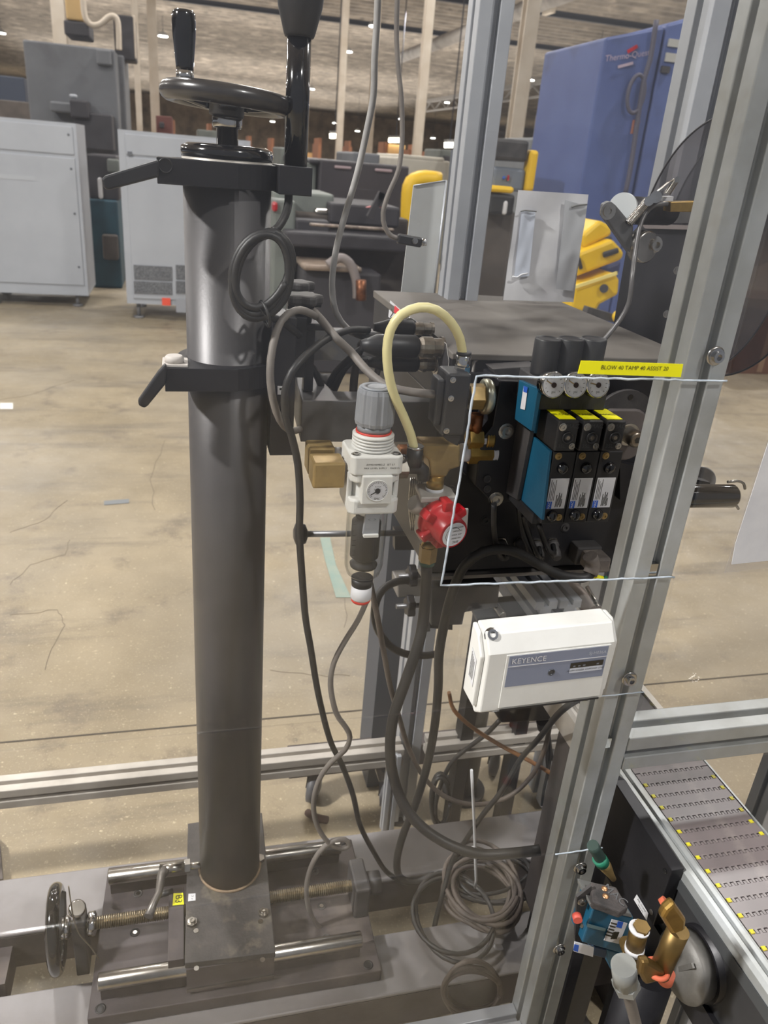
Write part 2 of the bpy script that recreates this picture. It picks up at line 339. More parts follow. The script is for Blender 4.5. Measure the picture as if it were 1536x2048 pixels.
icol(682,230,22,.16,'slim pale column beyond the dark machining centre')
icol(611,240,28,.2,'slim pale column just right of the black grip tube')
icol(742,255,30,.2,'slim pale column between the hanging cables')
# duct along the hall
a=QZ(985,30,6.2); mb=MB(); mb.cyl((a.x,2,6.0),(a.x,40,6.0),.22,n=16)
t=thing('air_duct','grey round duct running away under the hall roof','duct',(a.x,2,6)); part('duct_tube',mb,mat('duct_metal',s2l(150,144,138),.6,.2,s2l(116,110,106),2),t)
for j in range(7):
    yy=5+j*3; part('hanger',MB().box(a.x-.02,a.x+.02,yy,yy+.03,6.2,7.3),CEILB,t)
    part('grille',MB().box(a.x+.1,a.x+.24,yy+.6,yy+1.2,5.72,5.86),ICOL,t)
def pb(mb,x0,y0,x1,y1,Y,d,fl=False,z0=None):
    a=QY(x0,y0,Y);b=QY(x1,y0,Y);c=QY(x0,y1,Y);e=QY(x1,y1,Y)
    return mb.box((a.x+c.x)/2,(b.x+e.x)/2,Y,Y+d,0.0 if fl else (c.z+e.z)/2 if z0 is None else z0,(a.z+b.z)/2)
# grey cabinets
CAB=mat('cabinet_grey',s2l(172,176,183),.5,0,s2l(164,168,175),2); CABS=mat('cabinet_side',s2l(160,163,170),.5)
SEAM=mat('seam_dark',s2l(96,100,106),.6); VENT=mat('vent_mesh',s2l(120,122,126),.7,0,s2l(70,72,76),90)
def foot(t,x,y,h=.16):
    mb=MB().cyl((x,y,.02),(x,y,h),.018,n=8); mb.cyl((x,y,0),(x,y,.02),.05,n=10); part('levelling_foot',mb,mat('foot_grey',s2l(120,120,122),.5),t)
yA=8.55; xr=QY(163,400,yA).x; zt=QY(160,248,yA).z; w_=1.02
for j,(lab) in enumerate(['pale grey control cabinet, taller neighbour with plain door, right of the pair','pale grey control cabinet cut by the left edge, yellow notice on its door']):
    x1=xr-j*(w_+.012); x0=x1-w_
    t=thing('control_cabinet',lab,'cabinet',(x0,yA,0)); part('body',MB().box(x0,x1,yA,yA+.75,.16,zt),CABS,t)
    part('door',MB().box(x0+.03,x1-.03,yA-.02,yA,.22,zt-.30),CAB,t,bev=.006); part('header_panel',MB().box(x0+.03,x1-.03,yA-.02,yA,zt-.27,zt-.03),CAB,t,bev=.006)
    part('front_frame',MB().box(x0,x1,yA-.008,yA,.16,zt),CAB,t); part('plinth',MB().box(x0,x1,yA-.01,yA+.75,.12,.16),CAB,t)
    part('name_strip',MB().box(x0+.3,x0+.62,yA-.023,yA-.02,1.17,1.21),mat('faint_strip',s2l(172,176,182),.5),t)
    for dx in (.12,w_-.12):
        for dy in (.08,.66): foot(t,x0+dx,yA+dy,.12)
    for dx in (.07,w_-.07):
        for zz in (.4,.9,1.3,zt-.1): screw(t,(x0+dx,yA-.02,zz),(0,-1,0),.008,.006,SEAM)
    if j==1: part('notice',MB().box(x1-.52,x1-.13,yA-.026,yA-.02,zt-.42,zt-.2),mat('yellow_notice',s2l(238,198,20),.6),t)
yB=8.05; x0=QY(243,400,yB).x; x1=QY(500,400,yB).x; zt=QY(300,264,yB).z
t=thing('control_cabinet','pale grey cabinet with mesh vents and red sticker, behind the column','cabinet',(x0,yB,0))
part('body',MB().box(x0,x1,yB,yB+.8,.17,zt),CABS,t); part('door',MB().box(x0+.06,x1-.06,yB-.02,yB,.2,zt-.22),CAB,t,bev=.006); part('header_panel',MB().box(x0+.06,x1-.06,yB-.02,yB,zt-.2,zt-.03),CAB,t,bev=.006)
part('front_frame',MB().box(x0,x1,yB-.008,yB,.15,zt),CAB,t)
for a,b,c,d in ((268,532,344,560),(268,564,344,588),(352,532,430,560),(352,564,430,588)):
    pb_=MB(); pb(pb_,a,b,c,d,yB-.03,.009); part('vent_panel',pb_,VENT,t)
pb_=MB(); pb(pb_,324,596,341,611,yB-.026,.005); part('red_sticker',pb_,mat('orange_sticker',s2l(236,86,60),.6),t)
pb_=MB(); pb(pb_,255,303,264,311,yB-.03,.01); part('latch',pb_,SEAM,t)
pb_=MB(); pb(pb_,352,598,372,625,yB-.03,.01); part('rating_plate',pb_,CABS,t)
for dx in (.1,x1-x0-.1):
    for dy in (.08,.7): foot(t,x0+dx,yB+dy,.17)
# tall grey milling machine behind the cabinets
MG=mat('machine_grey',s2l(112,114,118),.6,.1,s2l(98,100,104),1.5,c3=s2l(84,84,88),sc3=1.2); MD=mat('machine_dark',s2l(62,60,64),.6,.1,s2l(44,42,46),2); MGG=mat('machine_green_grey',s2l(122,128,122),.6,.1,s2l(96,100,98),2)
MBR=mat('machine_brown',s2l(92,84,78),.7,.1,s2l(66,60,56),2.4); TEAL=mat('machine_teal',s2l(40,84,100),.6,.1,s2l(30,56,70),2)
t=thing('milling_machine','tall dull grey milling machine behind the pale cabinets','machine',QY(150,600,11.4)*1)
def mp(name,m,*a,**k): b_=MB(); pb(b_,*a,**k); return part(name,b_,m,t,bev=.02)
mp('column_housing',MG,58,90,236,330,11.4,1.2,fl=True); mp('side_housing',MG,195,108,252,300,11.9,1.0)
mp('head_box',MG,100,205,170,226,11.1,.3); mp('spindle_head',MD,140,200,176,236,10.9,.4); mp('junction_box',MG,192,98,222,130,11.3,.1); mp('lamp_bracket',CAB,138,188,154,196,11.0,.1)
mp('motor_block',MD,128,42,178,72,11.5,.6); mp('motor',mat('tan_motor',s2l(196,164,110),.6),130,-30,164,40,11.5,.5); mp('cable_tower',MD,228,30,270,120,12,.5); mp('light_strip',ICOL,266,30,272,118,12,.05); mp('knee',MD,150,226,225,300,11.0,.6)
b_=MB().spline([QY(*p,11.45) for p in ((166,0),(168,22),(172,38),(184,50),(200,48),(218,34),(230,34),(236,50),(238,100))],.035); part('conduit',b_,ICOL,t)
t=thing('machine_tool','dark teal machine in the gap between the pale cabinets','machine',QY(200,600,9.8))
mp('base',TEAL,180,400,240,580,9.8,.8,fl=True); mp('drive_unit',MD,176,310,236,400,9.9,.7); mp('chip_tray',MBR,205,470,236,520,9.7,.2); mp('panel',MGG,214,318,238,345,9.75,.1); mp('paper_bundle',PAP,196,355,204,398,9.72,.1)
t=thing('machine_tool','dark blue grey machine at the left edge above the cabinets','machine',QY(20,300,15))
mp('body',mat('slate_blue',s2l(54,62,78),.7),-60,150,50,210,15,1,fl=True); mp('guard',MBR,-40,200,62,240,14.6,.3)
# machining area right of the column
t=thing('lathe','dark engine lathe with grey green headstock right of the column','lathe',QY(640,560,6.6))
mp('bed',MBR,560,430,812,600,6.7,.9,fl=True); mp('headstock',MGG,548,385,668,430,6.8,.7); mp('carriage',MD,660,410,800,452,6.6,.9); mp('chip_pan',MD,570,470,830,500,6.3,.5); mp('tail_pillar',MGG,545,400,590,560,6.5,.3,fl=True)
mp('red_button_box',RED,545,404,556,424,6.45,.1); mp('drip_rail',mat('worn_edge',s2l(150,136,124),.5,.4,s2l(84,74,68),20),620,452,790,458,6.28,.06); mp('gearbox',MD,590,440,660,478,6.5,.4); mp('tool_post',STL,630,418,660,432,6.7,.1)
mp('work_plate',mat('tan_plate',s2l(150,132,116),.6,.1,s2l(110,98,88),4),606,532,725,544,6.0,.5); mp('lower_panel',MD,606,544,760,640,6.1,.4,fl=True)
b_=MB().spline([QY(*p,5.98) for p in ((655,530),(680,516),(700,528),(712,560),(714,596))],.035); part('coolant_hose',b_,mat('hose_grey',s2l(130,122,120),.6),t)
b_=MB().cyl(QY(722,560,5.9),QY(722,600,5.9),.04); part('coolant_nozzle',b_,COPP,t)
for q in ((764,388),(745,410)): part('clamp_arm',MB().bar(QY(764,385,6.2),QY(q[0]-6,q[1]+25,6.2),.05,.05),MD,t)
part('red_wedge',MB().prism([QY(*p,6.22) for p in ((734,415),(760,408),(768,415))],(0,.05,0)),RED,t)
t=thing('machining_centre','dark machining centre with two pale lettering strips','machine',QY(720,500,8.3))
mp('enclosure',mat('enclosure_dark',s2l(66,62,66),.5,.1,s2l(56,52,56),2),636,325,812,500,8.3,1.5,fl=True); mp('roof_unit',MG,706,306,760,330,8.6,1); mp('lettering_strip',mat('pink_strip',s2l(170,150,154),.6),669,332,703,338,8.28,.02); mp('lettering_strip',mat('pink_strip',(0,0,0)),750,338,785,344,8.28,.02)
mp('door_post',MGG,605,326,632,420,8.4,.6,fl=True); mp('chip_guard',MD,620,318,640,328,8.3,.4)
t=thing('boxed_machine','cream coloured boxed machine left of the rear post','machine',QY(850,500,9))
mp('housing',mat('cream_paint',s2l(198,192,178),.6,0,s2l(178,172,160),3),790,318,896,420,9,1.2,fl=True); mp('top_cover',mat('cream_paint',(0,0,0)),800,312,890,322,9,1.2); mp('side_strip',BLK,906,275,926,600,8.5,.3,fl=True); mp('badge',COPP,878,350,882,360,8.97,.03)
t=thing('machine_guard','yellow bent tube guard behind the leaning metal sheet','guard',QY(820,480,7.4))
mb=MB(); mb.spline([QY(*p,7.4) for p in ((815,490),(817,420),(820,375),(830,362),(850,358),(880,362))],.075,step=.05); part('tube',mb,mat('safety_yellow',s2l(232,188,30),.5),t); part('foot_post',MB().cyl((QY(815,490,7.4).x,7.4,0),QY(815,470,7.4),.05),mat('safety_yellow',(0,0,0)),t)
# warm glow put into carton colours, and parts of the far hall
WARM=mat('warm_glow_cartons',s2l(244,204,140),.8,0,s2l(214,164,108),1.5,c3=s2l(240,214,160),sc3=1.2); PALE=mat('pale_goods',s2l(226,218,204),.8,0,s2l(170,160,150),1)
FAR=[(596,272,640,302,26,WARM,'pile of glow-tinted cartons beyond the machining centre'),(640,288,700,318,22,PALE,'pale goods stacked on a far bench by the grip tube'),(772,284,830,318,30,WARM,'glow-tinted carton stack right of the far column'),(500,272,545,292,24,WARM,'glow-tinted carton pile seen just above the cabinet, near the wheel'),(345,240,420,262,18,PALE,'pale crates seen above the vented cabinet'),(700,282,768,312,34,WARM,'long low carton stack behind the machining centre roof'),(820,300,862,318,27,WARM,'small carton pile left of the rear post'),(500,292,560,320,20,PALE,'pale wrapped goods beneath the hand wheel rim')]
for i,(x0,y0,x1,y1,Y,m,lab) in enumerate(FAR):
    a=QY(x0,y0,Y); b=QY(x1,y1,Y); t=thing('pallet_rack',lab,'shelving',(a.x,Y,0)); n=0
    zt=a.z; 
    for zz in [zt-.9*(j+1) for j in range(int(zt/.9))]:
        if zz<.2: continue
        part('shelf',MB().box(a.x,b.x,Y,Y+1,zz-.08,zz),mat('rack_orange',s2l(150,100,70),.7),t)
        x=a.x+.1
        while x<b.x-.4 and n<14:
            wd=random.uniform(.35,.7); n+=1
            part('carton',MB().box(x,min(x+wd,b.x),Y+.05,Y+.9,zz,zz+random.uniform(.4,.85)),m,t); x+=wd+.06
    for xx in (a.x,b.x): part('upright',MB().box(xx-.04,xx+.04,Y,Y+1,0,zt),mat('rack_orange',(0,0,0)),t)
# dark mezzanine pieces on horizon
for i,(x0,y0,x1,y1,Y,m,lab) in enumerate([(560,296,600,330,12,MGG,'grey green machine low behind the grip tube'),(880,300,920,330,14,MGG,'grey machine far behind, left of the rear post'),(1060,280,1176,345,6.6,mat('mid_grey_machine',s2l(128,132,134),.6,0,s2l(112,114,118),2),'mid grey machine left of the blue press'),(1120,225,1150,300,12,PALE,'pale vessel left of the blue press top'),(312,232,345,262,15,mat('dark_red_frame',s2l(96,52,46),.7),'dark red frame behind the hand wheel'),(395,262,470,300,17,MGG,'grey green bench machine behind the column top')]):
    a=QY(x0,y0,Y); t=thing('hall_machine',lab,'machine',(a.x,Y,0)); mp('body',m,x0,y0,x1,y1,Y,1,fl=True); mp('control_box',MD,x0+(x1-x0)*.2,y0+(y1-y0)*.4,x0+(x1-x0)*.5,y0+(y1-y0)*.8,Y-.1,.1)
mp2=MB(); t=thing('grey_press','grey press housing under the white paper, left of the blue press','machine',QY(1080,560,6))
mp('housing',mat('mid_dark_machine',s2l(96,96,100),.6,0,s2l(74,74,78),2),1078,310,1172,620,6,.5,fl=True)
t=thing('machining_cell','black and yellow machine with a small screen right of the rear post','machine',QY(1000,500,5))
mp('frame_panel',MBR,955,420,1020,600,5.1,.6,fl=True); mp('hood',BLKD,988,278,1058,322,5,.5); mp('screen_box',mat('screen_grey',s2l(110,118,130),.5),985,335,1050,382,5.02,.4); mp('yellow_post',mat('safety_yellow',(0,0,0)),1056,300,1074,384,5,.1); mp('yellow_shelf',mat('safety_yellow',(0,0,0)),975,372,1030,386,4.95,.2); mp('motor',BLK,978,388,1030,430,4.95,.3); mp('hose_clip',PAP,1008,402,1016,430,4.93,.04); mp('mark',INKB,1006,352,1012,360,5.0,.02); mp('mark',RED,1016,350,1019,362,5.0,.02)
# blue press
BL=mat('press_blue',s2l(90,106,158),.45,.05,s2l(78,92,144),1.6,c3=s2l(64,68,98),sc3=1.4)
x0=QY(1205,300,5).x; t=thing('blue_press','tall blue machine with hung hose, behind the guard','machine',(x0,5,0))
A=QY(1212,75,5); Bc=QY(1300,50,5.0); D=QY(1300,35,5.6)
zt=A.z; mb=MB(); mb.prism([(A.x,5,.0),(A.x+.38,5,0),(A.x+.38,5,zt+.10),(A.x,5,zt)],(0,.9,0)); part('left_cover',mb,BL,t,bev=.015)
mb=MB(); mb.prism([(A.x+.385,4.99,0),(A.x+1.1,4.99,0),(A.x+1.1,4.99,zt+.34),(A.x+.385,4.99,zt+.11)],(0,.9,0)); part('right_cover',mb,BL,t,bev=.015)
for a,b,c,d in ((1338,78,1359,94),(1332,106,1354,124)): b_=MB(); pb(b_,a,b,c,d,4.975,.014); part('plate',b_,mat('pale_plate',s2l(176,176,172),.6),t)
b_=MB(); pb(b_,1388,68,1400,94,4.975,.014); part('tag',b_,mat('ochre_tag',s2l(196,158,60),.6),t)
b_=MB(); pb(b_,1324,132,1340,146,4.97,.02); part('switch',b_,MD,t)
b_=MB().torus(QY(1272,188,4.95),(0,1,0),.055,.012,squash=1.9); part('hose_coil',b_,mat('hose_dark',s2l(82,80,96),.6),t)
b_=MB().spline([QY(*p,4.95) for p in ((1313,40),(1300,120),(1288,160),(1275,240),(1262,330),(1250,390))],.016,step=.05); part('hose',b_,mat('hose_dark',(0,0,0)),t)
b_=MB(); pb(b_,1266,240,1278,268,4.96,.02); part('fitting',b_,mat('rust_fitting',s2l(160,104,80),.6),t)
a=QY(1232,116,4.985); RR=V((1,0,.09)); text('Thermo-Quest',a+V((.075,0,.02)),V((1,0,.22)),(-.05,0,1),.036,mat('pale_lettering',s2l(176,160,176),.6),t); part('underline',MB().bar(QY(1236,134,4.985),QY(1266,126,4.985),.004,.016),mat('pale_lettering',(0,0,0)),t); part('red_stroke',MB().bar(QY(1255,104,4.985),QY(1275,92,4.985),.004,.02),RED,t)
# yellow robot arms
YR=mat('robot_yellow',s2l(236,196,32),.4,0,s2l(222,180,26),3)
t=thing('robot_arm','yellow articulated handling arm stack in front of the blue press','robot',(QY(1190,600,4.2).x,4.2,0))
b_=MB().cyl(QY(1145,640,4.3).to_2d().to_3d(),QY(1145,600,4.3),.16,n=24); part('pedestal',b_,BLK,t)
def arm(nm,pts,w,Y,m=YR,d=.22):
    b_=MB().prism([QY(*p,Y) for p in pts],(0,d,0)); return part(nm,b_,m,t,bev=.02)
arm('upper_link',((1165,470),(1200,440),(1222,452),(1226,470),(1168,498)),0,4.2); arm('middle_link',((1158,505),(1226,478),(1250,505),(1245,520),(1152,555),(1150,540)),0,4.15); arm('lower_link',((1148,575),(1232,545),(1240,560),(1238,590),(1200,610),(1190,628),(1140,620)),0,4.1); arm('dark_joint',((1160,495),(1225,470),(1228,482),(1160,510)),0,4.3,MD); arm('dark_joint',((1152,555),(1245,520),(1240,548),(1150,577)),0,4.3,mat('robot_blue',s2l(60,66,110),.5)); arm('dark_panel',((1206,505),(1238,495),(1240,506),(1208,517)),0,4.12,MD,.02); arm('slot',((1155,515),(1162,513),(1168,538),(1160,541)),0,4.12,MD,.02)
part('joint_cap',MB().cyl(QY(1208,577,4.06),QY(1208,577,4.12),.024),MD,t); part('edge_light_strip',MB().bar(QY(1150,574,4.09),QY(1234,546,4.09),.01,.018),mat('pale_yellow',s2l(244,226,140),.4),t)
part('round_lug',MB().sphere(QY(1236,633,3.6),.03),YR,t); part('cable_tray',MB().bar(QY(1170,620,3.65),QY(1240,640,3.65),.05,.04),BLKD,t)
# brown cartons on floor right
t=thing('carton','brown carton standing on the floor beyond the reel disc','box',QZ(1510,735,0))
mb=MB(); YC=QZ(1510,748,0).y; pb(mb,1478,600,1640,735,YC,.6,fl=True); part('box_body',mb,mat('brown_card',s2l(122,84,66),.8,0,s2l(98,70,56),3),t); part('tape_strip',MB().box(QY(1530,700,YC).x-.03,QY(1530,700,YC).x+.03,YC-.005,YC,.02,QY(1530,602,YC).z),mat('tape_tan',s2l(150,120,96),.5),t)
# ------------------------------------------------------------------ guard frame of slotted aluminium
t=thing('safety_enclosure','slotted aluminium enclosure with scratched clear panels around the labelling machine','enclosure',(.547,.746,0)); GF=t
def ts(name,p0,p1,w,hint=(0,1,0),label=None,m=ALU):
    return part(name,tslot(MB(),p0,p1,w,hint),m,t,bev=.0015,label=label)
w=.053
ts('post',(.5465,.7485,.02),(.5465,.7485,2.45),w,label='near upright post with bolts, scuffed',m=ALUW)
ts('post',(.520,1.478,.02),(.520,1.478,2.45),.062)
ts('post',(.960,1.478,.02),(.960,1.478,2.45),.09)
ts('rail',(-1.3,.745,.275),(.5195,.745,.275),.05)
ts('rail',(-1.3,1.415,.292),(.488,1.415,.292),.05,m=ALUD); ts('rail',(.552,1.415,.292),(2.2,1.415,.292),.05,m=ALUD)
ts('rail',(.5735,.7485,.884),(1.7,.7485,.884),.055,m=ALUW)
ts('rail',(.52,.776,2.42),(.52,1.446,2.42),.05)
for x,y in ((.5465,.7485),(.520,1.478),(.960,1.478)): part('levelling_foot',MB().cyl((x,y,0),(x,y,.02),.03,n=12),BLK,t)
ts('door_stile',(.463,1.39,.06),(.463,1.39,.31),.03)
part('stile_bolt',MB().cyl((.463,1.39,0),(.463,1.39,.06),.008,n=10),CHR,t)
p=QY(1520,1600,.78); ts('post',(p.x+.02,.78,.0),(p.x+.02,.78,.855),.045,m=ALU)
# drop in nuts in the near post slot
for px,py in ((1306,1140),(1214,1487)):
    q=QY(px,py,.722); part('slot_nut',MB().box(q.x-.006,q.x+.006,.7222,.73,q.z-.008,q.z+.008),CHR,t)
# polycarbonate panels
def holepanel(name,outer,y,th,m,label,gp=None):
    pass
yp=.7165;th=.004
P1=[(-1.3,.994),(.572,.994),(.572,1.167),(.272,1.172),(.2775,1.30),(.2815,1.4125),(.572,1.412),(.572,2.45),(-1.3,2.45)]
up=part('guard_panel',MB().prism([(x,yp,z) for x,z in P1],(0,th,0)),PANEL,GF,label='large clear scratched guard panel with a rectangular cut-out at the valves')
lo=part('guard_panel',MB().prism([(x,yp+.0002,z) for x,z in ((-1.3,.716),(.494,.716),(.494,.9925),(-1.3,.9925))],(0,th,0)),PANEL,GF,label='clear guard panel strip between the static sensor and the floor-level panel')
lw=part('guard_panel',MB().prism([(x,yp,z) for x,z in ((-1.3,.25),(.572,.25),(.572,.7145),(-1.3,.7145))],(0,th,0)),PANEL,GF,label='lowest clear guard panel in front of the cable coils')
def edge(par,pts,r=.0016,nm='cut_edge'):
    out=[]
    for a,b in zip(pts,pts[1:]):
        a=V(a);b=V(b);n=max(2,int((b-a).length/.008))
        for j in range(n): out.append(a.lerp(b,j/n)+V((random.uniform(-.0006,.0006),0,random.uniform(-.0006,.0006))))
    out.append(V(pts[-1])); part(nm,MB().sweep(out,r,5),EDGE,par)
yy=yp-.0002
edge(up,[(.572,yy,1.167),(.272,yy,1.172),(.2775,yy,1.30),(.2815,yy,1.4125),(.572,yy,1.412)],.0013)
edge(up,[(.494,yy,.994),(.572,yy,.994)],.0009); edge(lw,[(.497,yy,.7145),(.572,yy,.7145)],.0012)
for par,pts in ((up,((1430,712),(1258,1357))),(lw,((1160,1735),(1118,1897)))):
    for px,py in pts:
        q=QY(px,py,yp); mb=MB().lathe([(.0105,0),(.0105,.0015),(.0085,.002)],q,(0,-1,0),18); part('washer',mb,STL,par); screw(par,q+V((0,-.002,0)),(0,-1,0),.0062,.006)
rp=part('guard_panel',MB().prism([(x,yp,z) for x,z in ((.5745,.858),(1.7,.858),(1.7,2.45),(.5745,2.45))],(0,th,0)),PANELR,GF,label='clear guard panel right of the near post, carrying a paper sleeve')
q=QY(1390,1355,yp-.001); mb=MB()
for j in range(26):
    a=random.uniform(0,2*PI); r=random.uniform(.003,.010); mb.sphere(q+V((r*math.cos(a),0,r*.8*math.sin(a))),random.uniform(.0006,.0014),n=6,m=4)
part('drill_burr',mb,mat('burr',s2l(210,200,185),.6),rp,kind='stuff')
# yellow legend strip
A=[QY(*p,yp-.0006) for p in ((1162,721),(1366,728),(1361,754),(1155,747))]
ys=solo('legend_strip',MB().prism([A[0],A[3],A[2],A[1]],(0,-.0006,0)),YEL,'long yellow label strip reading BLOW 40 TAMP 40 ASSIST 20','label')
text('BLOW 40 TAMP 40 ASSIST 20',(A[0]+A[1]+A[2]+A[3])/4+(A[1]-A[0])*.03+V((0,-.001,.001)),(1,0,.0),(0,0,1),.0046,INK,ys)
# paper sleeve on the right panel
Y=yp-.002
sl=thing('paper_sleeve','white sheet in a clear sleeve taped up at the right edge','paper',QY(1500,1130,Y))
TAPE=glass('sleeve_film',(.93,.92,.90),.10,scr=False)
part('sleeve',MB().prism([QY(*p,Y) for p in ((1536,880),(1449,1146),(1600,1128),(1650,880))],(0,.0008,0)),TAPE,sl)
part('sheet',MB().prism([QY(*p,Y-.001) for p in ((1548,850),(1471,1087),(1463,1129),(1600,1115),(1650,850))],(0,.0006,0)),PAP,sl)
# papers on the rear guard panel
yr=1.447
rg=part('guard_panel',MB().prism([(x,yr,z) for x,z in ((.5515,.32),(.914,.32),(.914,2.45),(.5515,2.45))],(0,.004,0)),PANELR,GF,label='clear rear guard panel between the two rear posts')
ps=thing('paper_sheet','crumpled white paper sheet taped to the rear panel behind the hood','paper',QY(1090,590,yr-.004))
def warped(pts,Y,th=.0008,amp=.0016,n=14):
    a,b,c,d=[QY(*p,Y) for p in pts]; vs=[];fs=[]
    for i in range(n+1):
        for j in range(n+1):
            u=i/n;v=j/n; p=a.lerp(b,u).lerp(d.lerp(c,u),v); p.y-=amp*(math.sin(u*7+v*3)*math.sin(v*6+u)+.6*math.sin(v*17+u*4)*.5)+amp; vs.append(p)
    m=len(vs); vs+= [p+V((0,th,0)) for p in vs]
    for i in range(n):
        for j in range(n):
            k=i*(n+1)+j; q=(k,k+n+1,k+n+2,k+1); fs.append(q); fs.append(tuple(x+m for x in q[::-1]))
    mb=MB(); mb.add(vs,fs,True); return mb
part('sheet',warped(((1036,380),(1176,389),(1146,604),(1006,600)),yr-.006),PAP,ps)
part('small_sheet',warped(((1043,420),(1071,421),(1058,552),(1028,556)),yr-.0125,amp=.0006),mat('blue_white_paper',s2l(196,202,214),.6),ps); part('small_sheet',warped(((1130,400),(1174,412),(1146,582),(1112,578)),yr-.0125,amp=.0006),mat('grey_white_paper',s2l(178,180,184),.6),ps)
part('tear_edge',MB().spline([QY(*p,yr-.017) for p in ((1041,423),(1050,421),(1073,423))],.0012),mat('tear',s2l(110,110,108),.7),ps)
part('tear_edge',MB().spline([QY(*p,yr-.017) for p in ((1025,553),(1034,555),(1043,549),(1056,547))],.0016),PAP,ps); part('tear_edge',MB().spline([QY(*p,yr-.017) for p in ((1143,414),(1158,410),(1174,409))],.0016),mat('tear',(0,0,0)),ps)
# leaning frosted metal sheet left of rear post
sh=thing('metal_sheet','pale frosted metal sheet standing on edge left of the rear post','sheet',QY(830,590,1.62))
FR=mat('frosted_metal',s2l(206,210,212),.5,.2,s2l(184,184,180),3)
part('sheet_plate',MB().prism([QY(*p,1.62) for p in ((827,371),(893,361),(862,640),(796,640))],(0,.003,0)),FR,sh)
part('bright_edge',MB().sweep([QY(893,361,1.619),QY(862,640,1.619)],.0022,6),ALU,sh); part('top_edge',MB().sweep([QY(827,371,1.619),QY(893,361,1.619)],.0013,6),ALU,sh)
part('support_strut',MB().prism([QY(*p,1.66) for p in ((908,300),(930,300),(900,640),(876,640))],(0,.02,0)),mat('strut_dark',s2l(70,74,82),.6),sh)
part('support_foot',MB().box(QY(850,640,1.62).x-.04,QY(850,640,1.62).x+.04,1.6,1.72,0,QY(850,640,1.62).z),mat('strut_dark',(0,0,0)),sh)
# small sensor on the sheet
se=thing('sensor_plug','small black sensor plug at the end of a hanging grey cable','sensor',QY(820,482,1.5))
part('plug_body',MB().bar(QY(795,477,1.5),QY(842,485,1.5),.016,.018),BLK,se,bev=.003); part('metal_tip',MB().cyl(QY(842,485,1.5),QY(852,484,1.5),.007),CHR,se); screw(se,QY(830,482,1.49),(0,-1,0),.004,.003)
# ------------------------------------------------------------------ static sensor (white box) on the panel
K=thing('static_eliminator_unit','white boxed static sensor with grey face, fixed to the clear panel','sensor box',(.40,.69,1.02))
yb=yp-.001
o=V((.318,yb,1.020)); ux=V((.983,0,.03)); 
def kp(x,y,z): return V((.322+x*.158,yb-y,1.026+z*.098+x*.006))
# side profile (depth outwards, height) swept along X
prof=[(0,0),(.028,-.14),(.044,-.02),(.044,.80),(.030,1.0),(0,1.0)]
mb=MB().prism([kp(0,a,b) for a,b in prof],kp(1,0,0)-kp(0,0,0)); part('housing',mb,WHT,K,bev=.002)
mb=MB().prism([kp(-.0,0,.0),kp(0,.034,-.0),kp(0,.036,.72),kp(0,.018,.94),kp(0,0,.98)],V((-.006,0,0))); part('end_cap',mb,WHT,K,bev=.002)
part('end_cap',MB().prism([kp(1,0,.1),kp(1,.036,.02),kp(1,.038,.76),kp(1,.02,.98),kp(1,0,.98)],V((.007,0,0))),WHT,K,bev=.002)
part('front_cover',MB().prism([kp(.14,.044,.02),kp(.965,.044,.02),kp(.965,.044,.78),kp(.14,.044,.78)],V((0,-.0015,0))),WHT,K,bev=.0008)
part('grey_face',MB().prism([kp(.16,.0455,.33),kp(.945,.0455,.33),kp(.945,.0455,.765),kp(.16,.0455,.765)],V((0,-.0004,0))),mat('face_grey',s2l(126,132,150),.5),K)
part('face_line',MB().prism([kp(.16,.0462,.615),kp(.945,.0462,.615),kp(.945,.0462,.625),kp(.16,.0462,.625)],V((0,-.0002,0))),PAP,K)
kt=text('KEYENCE',kp(.315,.0465,.69),(1,0,.03),(0,0,1),.0075,PAP,K)
text('SJ-H036A',kp(.86,.0465,.69),(1,0,.03),(0,0,1),.0042,mat('faint_print',s2l(178,182,192),.5),K)
part('display_slot',MB().prism([kp(.66,.0462,.50),kp(.925,.0462,.50),kp(.925,.0462,.575),kp(.66,.0462,.575)],V((0,-.0003,0))),BLKG,K)
part('legend_patch',MB().prism([kp(.66,.0462,.43),kp(.925,.0462,.43),kp(.925,.0462,.498),kp(.66,.0462,.498)],V((0,-.0002,0))),mat('pale_patch',s2l(196,200,210),.5),K)
for j in (.69,.73,.77,.88): part('indicator',MB().prism([kp(j-.009,.0466,.518),kp(j+.009,.0466,.518),kp(j+.009,.0466,.535),kp(j-.009,.0466,.535)],V((0,-.0003,0))),mat('indicator_grey',s2l(110,112,118),.5),K)
for x,s_ in ((.73,'ALARM IONIZER ION'),(.88,'POWER CONT')): text(s_,kp(x,.0466,.465),(1,0,.03),(0,0,1),.0022,INK,K,name='legend')
part('adjuster',MB().lathe([(.0042,0),(.0042,.0008),(.003,.0009),(.003,.0001)],kp(.515,.046,.475),(0,-1,0),18,cap=True),mat('adjuster_metal',s2l(90,92,96),.3,.6),K)
part('bottom_slot',MB().prism([kp(.15,.0455,-.02),kp(.96,.0455,-.02),kp(.96,.0455,.005),kp(.15,.0455,.005)],V((0,-.0005,0))),BLK,K)
part('bottom_lens',MB().prism([kp(.1,.0435,-.03),kp(.82,.0435,-.03),kp(.80,.034,-.10),kp(.08,.034,-.10)],V((0,-.0006,0))),mat('lens_grey',s2l(190,190,190),.3),K)
sc=kp(.05,.026,.93); part('mounting_washer',MB().lathe([(.0085,0),(.0085,.002)],sc,(-.15,-.75,.65),16),CHR,K); screw(K,sc+V((0,-.001,.002)),(-.15,-.75,.65),.0062,.007)
part('side_label',MB().prism([kp(-.041,.012,.30),kp(-.041,.028,.24),kp(-.041,.028,.62),kp(-.041,.012,.70)],V((-.0004,0,0))),PAP,K)
